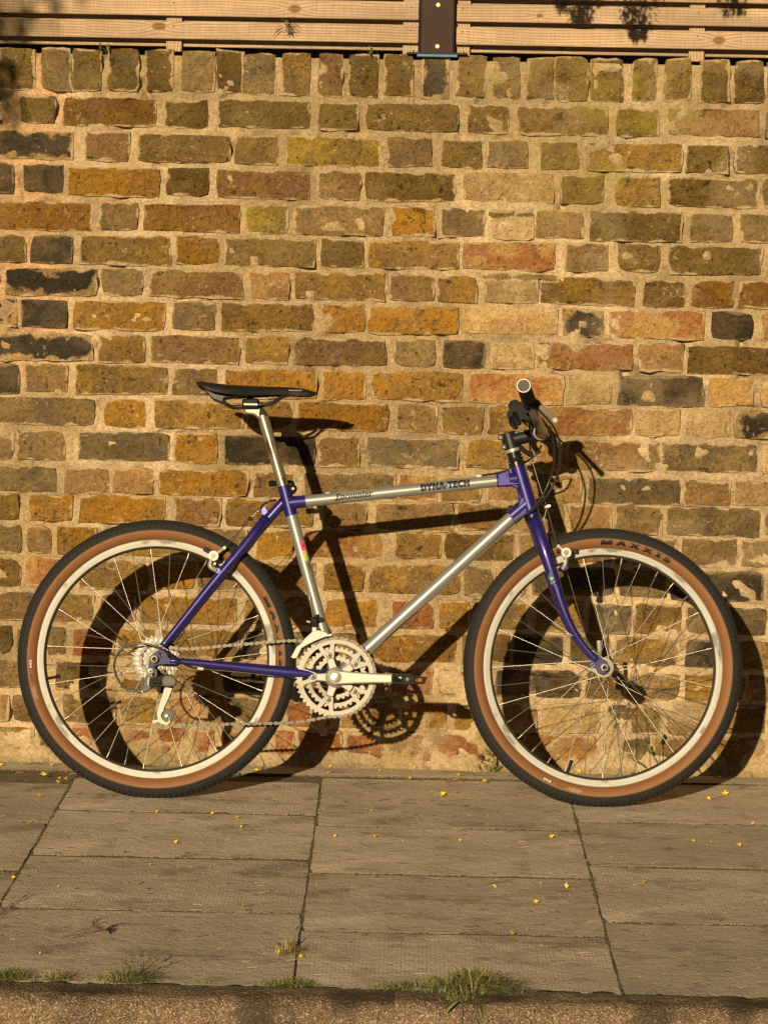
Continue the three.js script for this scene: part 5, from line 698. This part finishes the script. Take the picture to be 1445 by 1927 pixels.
{
  const top = [[-0.4981, 0.9888], [-0.4893, 0.9922], [-0.474, 0.9905], [-0.4549, 0.9884], [-0.4105, 0.9854], [-0.3471, 0.9841], [-0.2837, 0.984], [-0.252, 0.9814], [-0.2265, 0.9768], [-0.2112, 0.9708]], bot = [[-0.4973, 0.9844], [-0.4889, 0.9782], [-0.4736, 0.9715], [-0.4544, 0.9649], [-0.4099, 0.9593], [-0.3466, 0.9612], [-0.2833, 0.9637], [-0.2516, 0.9624], [-0.2263, 0.9628], [-0.2112, 0.9688]];
  const wid = [0.048, 0.060, 0.068, 0.069, 0.062, 0.040, 0.025, 0.0215, 0.0165, 0.004], pos = [], idx = [], nS = 44, nA = 28;
  const cr = (arr, t) => { const f = t * (arr.length - 1), i = Math.min(arr.length - 2, Math.floor(f)), u = f - i, P = (k) => arr[clamp(k, 0, arr.length - 1)], h = (a, b, c, d) => 0.5 * (2 * b + (c - a) * u + (2 * a - 5 * b + 4 * c - d) * u * u + (3 * b - a - 3 * c + d) * u * u * u); return Array.isArray(arr[0]) ? [0, 1].map((q) => h(P(i - 1)[q], P(i)[q], P(i + 1)[q], P(i + 2)[q])) : h(P(i - 1), P(i), P(i + 1), P(i + 2)); };
  for (let i = 0; i <= nS; i++) {
    const t = i / nS, a = cr(top, t), b = cr(bot, t), w = Math.max(0.002, cr(wid, t)), cut = 0.0022 * Math.exp(-((t - 0.45) ** 2) / 0.06);
    for (let j = 0; j < nA; j++) {
      const th = j / nA * 2 * PI, c = Math.cos(th), s = Math.sin(th), up = s >= 0, z = w * Math.sign(c) * Math.pow(Math.abs(c), up ? 0.75 : 0.9);
      const y = up ? lerp(b[1], a[1], Math.pow(s, 0.55)) - cut * Math.exp(-((z / 0.009) ** 2)) * s : lerp(b[1], b[1] + 0.006, Math.pow(-s, 0.5));
      pos.push(lerp(b[0], a[0], Math.max(0, s)), y, z); if (i < nS) { const k = i * nA + j, l = i * nA + (j + 1) % nA; idx.push(k, k + nA, l, l, k + nA, l + nA); }
    }
  }
  for (const e of [0, nS]) { const k = pos.length / 3; let x = 0, y = 0; for (let j = 0; j < nA; j++) { x += pos[(e * nA + j) * 3] / nA; y += pos[(e * nA + j) * 3 + 1] / nA; } pos.push(x, y, 0); for (let j = 0; j < nA; j++) { const a = e * nA + j, b = e * nA + (j + 1) % nA; e ? idx.push(a, k, b) : idx.push(b, k, a); } }
  const g = new THREE.BufferGeometry(); g.setAttribute('position', new THREE.Float32BufferAttribute(pos, 3)); g.setIndex(idx); g.computeVertexNormals();
  M('saddle_shell', g, phys([0.012, 0.011, 0.0105], 0.5, 0, { specularIntensity: 0.4 }), saddle);
  M('saddle_base', plate([[-0.4813, 0.9745], [-0.4709, 0.9633], [-0.4579, 0.9495], [-0.4374, 0.9417], [-0.4324, 0.9449], [-0.4301, 0.9526], [-0.4023, 0.957], [-0.3999, 0.9634], [-0.4609, 0.9698]], -0.034, 0.068, 0.003), std([0.013, 0.012, 0.012], 0.5), saddle);
  for (const s of [1, -1]) M('rail', tube([[-0.4384, 0.9488, 0.03].map((v, i) => i === 2 ? v * s : v), [-0.4207, 0.9368, 0.026].map((v, i) => i === 2 ? v * s : v), [-0.4094, 0.9333, 0].map((v, i) => i === 2 ? s * 0.0225 : v), [-0.3704, 0.9355, 0.022].map((v, i) => i === 2 ? v * s : v), [-0.3335, 0.9411, 0].map((v, i) => i === 2 ? s * 0.022 : v), [-0.3163, 0.9455, 0.021].map((v, i) => i === 2 ? v * s : v), [-0.2884, 0.9636, 0].map((v, i) => i === 2 ? s * 0.016 : v), [-0.258, 0.9667, 0].map((v, i) => i === 2 ? s * 0.012 : v)], 0.0036, 60, 12), phys([0.015, 0.014, 0.014], 0.3, 0.2, { clearcoat: 0.8 }), saddle);
  M('saddle_lettering', new THREE.PlaneGeometry(0.033, 0.0042).rotateX(-0.25).rotateZ(-0.01).translate(-0.2625, 0.9747, 0.0232), textMat(512, 64, (g, w, h) => { g.fillStyle = '#b8b0a4'; g.font = 'bold 50px sans-serif'; g.textAlign = 'center'; g.textBaseline = 'middle'; g.save(); g.translate(w / 2, h / 2); g.scale(490 / g.measureText('ENDURANCE').width, 1); g.fillText('ENDURANCE', 0, 0); g.restore(); }), saddle);
}
// ---------- cranks, chainrings, pedals ----------
const crank = grp('crankset', bike), CB = [-0.1522, 0.2953, 0.05], BC = 0.055, armA = [108, 36, -36, -108, 180];
crank.position.set(CB[0], CB[1], 0);
const grimeN = (i, j) => fbm(i * 0.03, j * 0.03, 4), CREAM = std([1, 1, 1], 0.6, 0.12, { map: dataTex(512, 512, (i, j, o) => { const g = vnoise(i * 0.8, j * 0.8), q = sstep(0.5, 0.7, grimeN(i, j)) * 0.55, sc = sstep(0.9, 0.98, vnoise(i * 0.9, j * 0.05)) * 0.3, m = 0.85 + 0.25 * g; o[0] = lerp(0.41 * m, 0.17, clamp(q + sc)); o[1] = lerp(0.39 * m, 0.145, clamp(q + sc)); o[2] = lerp(0.345 * m, 0.11, clamp(q + sc)); }, true) });
function gearPts(r, root, n, sharp = 0.32) { const o = []; for (let k = 0; k < n; k++) for (const [f, q] of [[-0.5, root], [-0.36, root + (r - root) * 0.35], [-sharp * 0.38, r], [sharp * 0.38, r], [0.36, root + (r - root) * 0.35]]) { const a = (k + f) / n * 2 * PI; o.push([q * Math.cos(a), q * Math.sin(a)]); } return o; }
function ringHole(rIn, rTab, w) {                         // inner outline of a chainring, with tabs that reach in to the spider bolts
  const o = [], N = 360;
  for (let d = 0; d < N; d++) { let r = rIn; for (const a of armA) { let q = Math.abs(((d - a + 540) % 360) - 180); if (q < w * 1.3) r = Math.min(r, q < w ? rTab : lerp(rTab, rIn, sstep(w, w * 1.3, q))); } o.push([r * Math.cos(d * PI / 180), r * Math.sin(d * PI / 180)]); }
  return o;
}
const wedge = (a, r0, r1, w0, w1) => { const P = (r, t) => [r * Math.cos((a + t) * PI / 180), r * Math.sin((a + t) * PI / 180)]; return [P(r0, -w0), P((r0 + r1) / 2, -(w0 + w1) / 2 * 1.1), P(r1, -w1), P(r1, 0), P(r1, w1), P((r0 + r1) / 2, (w0 + w1) / 2 * 1.1), P(r0, w0)]; };
M('chainring', plate(gearPts(0.0965, 0.0905, 48), 0.0395, 0.0034, 0.0006, [ringHole(0.0795, 0.047, 11.5).reverse(), ...armA.map((a) => wedge(a, 0.0645, 0.0795, 3.4, 7.2).reverse())]), CREAM, crank);
M('chainring', plate(gearPts(0.0738, 0.0682, 36), 0.032, 0.003, 0.0006, [ringHole(0.0605, 0.047, 9).reverse()]), CREAM, crank);
M('chainring', plate(gearPts(0.0535, 0.048, 26), 0.0245, 0.003, 0.0006, [ring(0, 0, 0.0405, 60).reverse()]), CREAM, crank);
{
  const sp = []; for (let k = 0; k < 5; k++) { const a = armA[k] * PI / 180, P = (r, o) => [r * Math.cos(a) - o * Math.sin(a), r * Math.sin(a) + o * Math.cos(a)]; sp.push(plate([P(0.010, -0.0125), P(0.03, -0.0095), P(0.047, -0.0090), P(0.047, 0.0090), P(0.03, 0.0095), P(0.010, 0.0125)], 0.041, 0.009, 0.002), plate([P(0.045, -0.0085), P(0.061, -0.0062), P(0.061, 0.0062), P(0.045, 0.0085)], 0.0352, 0.0042, 0.0008)); }
  sp.push(zlathe([[0.0, 0.034], [0.026, 0.036], [0.0265, 0.046], [0.022, 0.054], [0.0, 0.056]], 40));
  M('spider', sp, std([0.22, 0.21, 0.19], 0.42, 0.5), crank);
  for (const a of armA) { const x = BC * Math.cos(a * PI / 180), y = BC * Math.sin(a * PI / 180); const b = M('chainring_bolt', zlathe([[0.0026, 0.0462], [0.0062, 0.0462], [0.0064, 0.0442], [0.0064, 0.042]], 20).translate(x, y, 0), STEEL, crank); M('bolt_socket', cyl([x, y, 0.043], [x, y, 0.0456], 0.003, 0.003, 6), BLACK, b); }
}
function arm(dir, z) {
  const L = 0.168, c = Math.PI * 0, up = [[0, 0.0172], [0.02, 0.0158], [0.045, 0.0138], [0.09, 0.0118], [0.13, 0.0112], [0.155, 0.0114]], pts = [];
  for (const p of up) pts.push([p[0] * dir, p[1]]); for (let k = 1; k < 9; k++) { const a = PI / 2 - k / 9 * PI; pts.push([(L + 0.0125 * Math.cos(a)) * dir, 0.0122 * Math.sin(a)]); } for (const p of [...up].reverse()) pts.push([p[0] * dir, -p[1]]); for (let k = 1; k < 8; k++) { const a = -PI / 2 - k / 8 * PI; pts.push([0.0168 * Math.cos(a) * dir, 0.0172 * Math.sin(a)]); }
  return plate(pts, z, 0.0145, 0.0035);
}
const armMat = std([0.31, 0.3, 0.27], 0.45, 0.45);
M('crank_arm', arm(1, 0.054).rotateX(0), armMat, crank); M('crank_arm', arm(-1, -0.0685), armMat, crank);
M('crank_cap', zlathe([[0, 0.0712], [0.0105, 0.0704], [0.0125, 0.069], [0.0125, 0.066]], 32), std([0.46, 0.42, 0.37], 0.3, 0.8), crank);
M('cap_ring', new THREE.TorusGeometry(0.0138, 0.0014, 10, 36).translate(0, 0, 0.0685), BRIGHT, crank);
for (const s of [1, -1]) {
  const p = grp('pedal', bike), px = CB[0] + s * 0.168, py = CB[1], zc = s * 0.118; p.position.set(px, py, zc); p.rotation.z = s > 0 ? -0.02 : 0.05;
  const body = new THREE.Shape([[-0.037, -0.0085], [-0.031, -0.0125], [-0.012, -0.012], [-0.008, -0.0135], [0.008, -0.0135], [0.014, -0.011], [0.034, -0.0105], [0.042, -0.008], [0.043, -0.001], [0.046, 0.0035], [0.046, 0.0065], [0.034, 0.0065], [0.03, 0.0095], [0.014, 0.0085], [0.008, 0.0135], [-0.008, 0.0135], [-0.012, 0.0105], [-0.034, 0.0105], [-0.037, 0.007]].map((q) => new THREE.Vector2(...q)));
  M('cage', [-1, 1].map((e) => plate(body.clone(), e * 0.044 - 0.002, 0.004, 0.0008, [[[-0.032, -0.006], [-0.032, 0.005], [-0.014, 0.005], [-0.014, -0.006]], [[0.016, -0.006], [0.016, 0.004], [0.036, 0.003], [0.036, -0.005]]])), BLACK, p);
  M('pedal_body', [box(0, 0, 0, 0.022, 0.022, 0.084, 0.004), cyl([0, 0, -0.046], [0, 0, 0.047], 0.0105, 0.0105, 24), box(-0.033, 0, 0, 0.006, 0.018, 0.088, 0.001), box(0.038, 0, 0, 0.006, 0.013, 0.088, 0.001)], BLACK, p);
  M('pedal_cap', [zlathe([[0.0065, 0.0465], [0.0085, 0.0465], [0.0088, 0.045]], 24), cyl([0, 0, 0.046], [0, 0, 0.0478], 0.0048, 0.0044, 20)], std([0.05, 0.047, 0.045], 0.35), p);
  M('spindle', cyl([0, 0, -s * 0.042], [0, 0, -s * 0.056], 0.0075, 0.0075, 16), STEEL, p);
}
// ---------- cassette, derailleurs, chain ----------
const cas = grp('cassette', bike); cas.position.set(RA[0], RA[1], 0);
const SPROCKET = std([0.34, 0.32, 0.28], 0.5, 0.35), SPROCKET2 = std([0.19, 0.175, 0.15], 0.5, 0.35);
[[28, 0.0575], [24, 0.0500], [21, 0.0440], [18, 0.0385], [16, 0.0342], [14, 0.0302], [12, 0.0262]].forEach(([n, r], k) => {
  const holes = []; if (k < 4) { const m = k < 2 ? 9 : 7, rh = (r - 0.0075 + 0.021) / 2; for (let j = 0; j < m; j++) { const a = (j + k * 0.3) / m * 2 * PI; holes.push(ring(rh * Math.cos(a), rh * Math.sin(a), Math.min(0.0062, (r - 0.03) * 0.28), 12).reverse()); } }
  M('sprocket', plate(gearPts(r, r - 0.0066, n, 0.2), 0.0215 + k * 0.0048, 0.0021, 0.0003, holes), k % 2 ? SPROCKET : SPROCKET2, cas); M('spacer', zlathe([[0.012, 0.0236 + k * 0.0048], [Math.max(0.019, r - 0.0165), 0.0236 + k * 0.0048], [Math.max(0.019, r - 0.0165), 0.0263 + k * 0.0048], [0.012, 0.0263 + k * 0.0048]], 40), BLACK, cas);
});
M('lock_ring', zlathe([[0.008, 0.0565], [0.0185, 0.0565], [0.019, 0.054], [0.019, 0.05]], 36), SPROCKET2, cas);
const rd = grp('rear_derailleur', bike);
M('mounting_bolt', zlathe([[0.0025, 0.0808], [0.0075, 0.0805], [0.0088, 0.078], [0.0088, 0.064]], 28).translate(-0.5872, 0.3019, 0.07).translate(0, 0, -0.07), std([0.34, 0.31, 0.27], 0.45, 0.5), rd);
M('knuckle', [plate([[-0.597, 0.293], [-0.5882, 0.2907], [-0.5794, 0.2884], [-0.5748, 0.3034], [-0.5813, 0.3158], [-0.5748, 0.3072], [-0.5708, 0.296], [-0.5716, 0.2748], [-0.5865, 0.2682], [-0.5901, 0.2607], [-0.6, 0.258], [-0.6063, 0.2616], [-0.6029, 0.2742]], 0.064, 0.014, 0.003), plate([[-0.6056, 0.263], [-0.5858, 0.2721], [-0.5843, 0.2609], [-0.5916, 0.2545], [-0.604, 0.2505]], 0.06, 0.024, 0.003)], GREYALU, rd);
M('parallelogram', [plate([[-0.5873, 0.2845], [-0.5662, 0.2912], [-0.5588, 0.2963], [-0.5513, 0.294], [-0.5461, 0.2853], [-0.5483, 0.2703], [-0.5581, 0.2651], [-0.5744, 0.2661], [-0.5855, 0.2609], [-0.5907, 0.2682]], 0.058, 0.022, 0.002), box(-0.5708, 0.2774, 0.082, 0.022, 0.009, 0.012, 0.002), box(-0.5659, 0.2599, 0.075, 0.01, 0.014, 0.012, 0.002)], BLACK, rd);
M('outer_plate', plate([[-0.5606, 0.2813], [-0.5534, 0.2927], [-0.5384, 0.2942], [-0.527, 0.287], [-0.5231, 0.2771], [-0.5279, 0.2683], [-0.5453, 0.2654], [-0.5578, 0.2677]], 0.072, 0.017, 0.004), GREYALU, rd);
M('cable_clamp', [box(-0.6024, 0.2542, 0.07, 0.011, 0.006, 0.012, 0.001), cyl([-0.5899, 0.2882, 0.08], [-0.5919, 0.2682, 0.08], 0.003)], ALU, rd);
const cage = (z, d) => plate([[-0.5526, 0.2651], [-0.5351, 0.263], [-0.5433, 0.2404], [-0.554, 0.2164], [-0.5551, 0.2102], [-0.5502, 0.214], [-0.5576, 0.2064], [-0.5611, 0.1988], [-0.5584, 0.1902], [-0.5495, 0.1828], [-0.5433, 0.1842], [-0.541, 0.1917], [-0.5449, 0.1979], [-0.541, 0.1942], [-0.5382, 0.1818], [-0.5469, 0.1754], [-0.5594, 0.1777], [-0.567, 0.1825], [-0.5794, 0.1785], [-0.5821, 0.186], [-0.5684, 0.1887], [-0.5712, 0.2011], [-0.5666, 0.2212], [-0.5597, 0.2438]], z, d, 0.0008);
M('cage_plate', cage(0.064, 0.003), std([0.37, 0.345, 0.3], 0.5, 0.2), rd); M('cage_plate', cage(0.046, 0.002), std([0.5, 0.46, 0.4], 0.4, 0.6), rd);
for (const [c, y] of [[-0.5483, 0.1976, 0.057], [-0.5521, 0.2563, 0.057]].map((p) => [p, 0])) { const pu = M('jockey_wheel', plate(gearPts(0.0175, 0.0148, 11, 0.6), 0.0535, 0.0075, 0.001).translate(c[0], c[1], 0), std([0.03, 0.028, 0.026], 0.5), rd); M('pulley_bolt', cyl([c[0], c[1], 0.058], [c[0], c[1], 0.0688], 0.0042, 0.004, 14), STEEL, pu); }
M('cage_bolt', [cyl([-0.5474, 0.1979, 0.07].map((v, i) => i === 2 ? 0.066 : v), [-0.5474, 0.1979, 0.07].map((v, i) => i === 2 ? 0.0705 : v), 0.0036, 0.0034, 14)], ALU, rd);
const fd = grp('front_derailleur', bike);
M('clamp_band', [cyl([-0.2055, 0.4415, 0], [-0.1987, 0.4214, 0], 0.0172, 0.0172, 28), cyl([-0.2112, 0.4361, 0.018], [-0.2081, 0.4135, 0.02], 0.006, 0.006, 14), box(-0.2059, 0.4236, 0.018, 0.014, 0.022, 0.012, 0.003), cyl([-0.1911, 0.4315, 0.012], [-0.1908, 0.4314, 0.022], 0.006, 0.006, 12)], BLACK, fd);
M('cage_outer', plate([[-0.2594, 0.3408], [-0.2462, 0.3661], [-0.2363, 0.3738], [-0.2278, 0.3852], [-0.2106, 0.4018], [-0.1969, 0.4071], [-0.1755, 0.4012], [-0.1729, 0.3975], [-0.1629, 0.399], [-0.1615, 0.3928], [-0.179, 0.3899], [-0.2038, 0.3794], [-0.2212, 0.3703], [-0.2336, 0.3626], [-0.2444, 0.3398], [-0.2518, 0.3372]], 0.056, 0.0045, 0.0015), std([0.28, 0.275, 0.255], 0.45, 0.4), fd);
M('cage_inner', plate([[-0.2442, 0.3599], [-0.2258, 0.3803], [-0.2097, 0.3945], [-0.1885, 0.4011], [-0.1696, 0.3977], [-0.1707, 0.3889], [-0.1944, 0.381], [-0.2192, 0.3667], [-0.2364, 0.3475]], 0.034, 0.003, 0.001), std([0.4, 0.37, 0.32], 0.5, 0.4), fd);
M('linkage', [box(-0.2048, 0.4058, 0.045, 0.012, 0.016, 0.03, 0.003), cyl([-0.2247, 0.427, 0.022], [-0.2159, 0.4247, 0.022], 0.0028, 0.0028), cyl([-0.1988, 0.401, 0.03], [-0.1981, 0.4008, 0.058], 0.004, 0.004)], ALU, fd);
{ // chain: every link with two waisted plates and its pins, round the big ring, the sprocket and the pulleys
  const chain = grp('chain', bike), Rr = 0.0925, Z = 0.041, cz = 0.046, P = [];
  const Lp = (x, y, z) => P.push(V3(x, y, z)), arcP = (cx, cy, r, a0, a1, z, n = 24) => { for (let i = 0; i <= n; i++) { const a = lerp(a0, a1, i / n) * PI / 180; Lp(cx + r * Math.cos(a), cy + r * Math.sin(a), z); } };
  arcP(CB[0], CB[1], Rr, 122, -96, Z, 60);                // over the top and round the front of the big ring
  Lp(-0.2405, 0.1883, 0.043); Lp(-0.3905, 0.1812, 0.05); Lp(-0.5154, 0.177, 0.056);
  const j1 = [-0.5483, 0.1976, 0.057], j2 = [-0.5521, 0.2563, 0.057];
  arcP(j1[0], j1[1], 0.0165, -80, -215, 0.057, 10); arcP(j2[0], j2[1], 0.0165, -40, 70, 0.057, 8);
  arcP(RA[0], RA[1], 0.0345, -55, -180, cz, 12); arcP(RA[0], RA[1], 0.0345, -190, -268, cz, 10);
  Lp(-0.52, 0.3558, 0.046); Lp(-0.3948, 0.367, 0.044); Lp(-0.2408, 0.38, 0.042);
  const c = new THREE.CatmullRomCurve3(P, true, 'centripetal'), len = c.getLength(), n = Math.round(len / 0.0127 / 2) * 2; c.arcLengthDivisions = 4000;
  const pl = (w) => { const o = [], h = 0.0127 / 2; for (let k = 0; k <= 8; k++) { const a = PI / 2 + k / 8 * PI; o.push([-h + 0.0043 * Math.cos(a), 0.0043 * Math.sin(a)]); } o.push([0, -0.0022]); for (let k = 0; k <= 8; k++) { const a = -PI / 2 + k / 8 * PI; o.push([h + 0.0043 * Math.cos(a), 0.0043 * Math.sin(a)]); } o.push([0, 0.0022]); return [plate(o, w, 0.0011, 0), plate(o, -w - 0.0011, 0.0011, 0)]; };
  const pin = (x, hl) => cyl([x, 0, -hl], [x, 0, hl], 0.0018, 0.0018, 8), roll = (x) => cyl([x, 0, -0.0018], [x, 0, 0.0018], 0.0038, 0.0038, 10);
  const outer = join([...pl(0.0024), pin(-0.00635, 0.0042), pin(0.00635, 0.0042)]), inner = join([...pl(0.0012), roll(-0.00635), roll(0.00635)]), oldSteel = std([0.11, 0.092, 0.075], 0.45, 0.5), innerSteel = std([0.05, 0.042, 0.034], 0.5, 0.4);
  const lens = c.getLengths(4000), pts = c.getSpacedPoints(n * 4);
  for (let k = 0; k < n; k++) { const a = pts[k * 4], b = pts[(k * 4 + 4) % (n * 4)], m = M('link', k % 2 ? outer : inner, k % 2 ? oldSteel : innerSteel, chain); m.position.copy(a).add(b).multiplyScalar(0.5); const d = b.clone().sub(a); m.rotation.set(0, -Math.asin(clamp(d.z / d.length(), -1, 1)), Math.atan2(d.y, d.x), 'ZYX'); }
}
renderer.render(scene, camera);
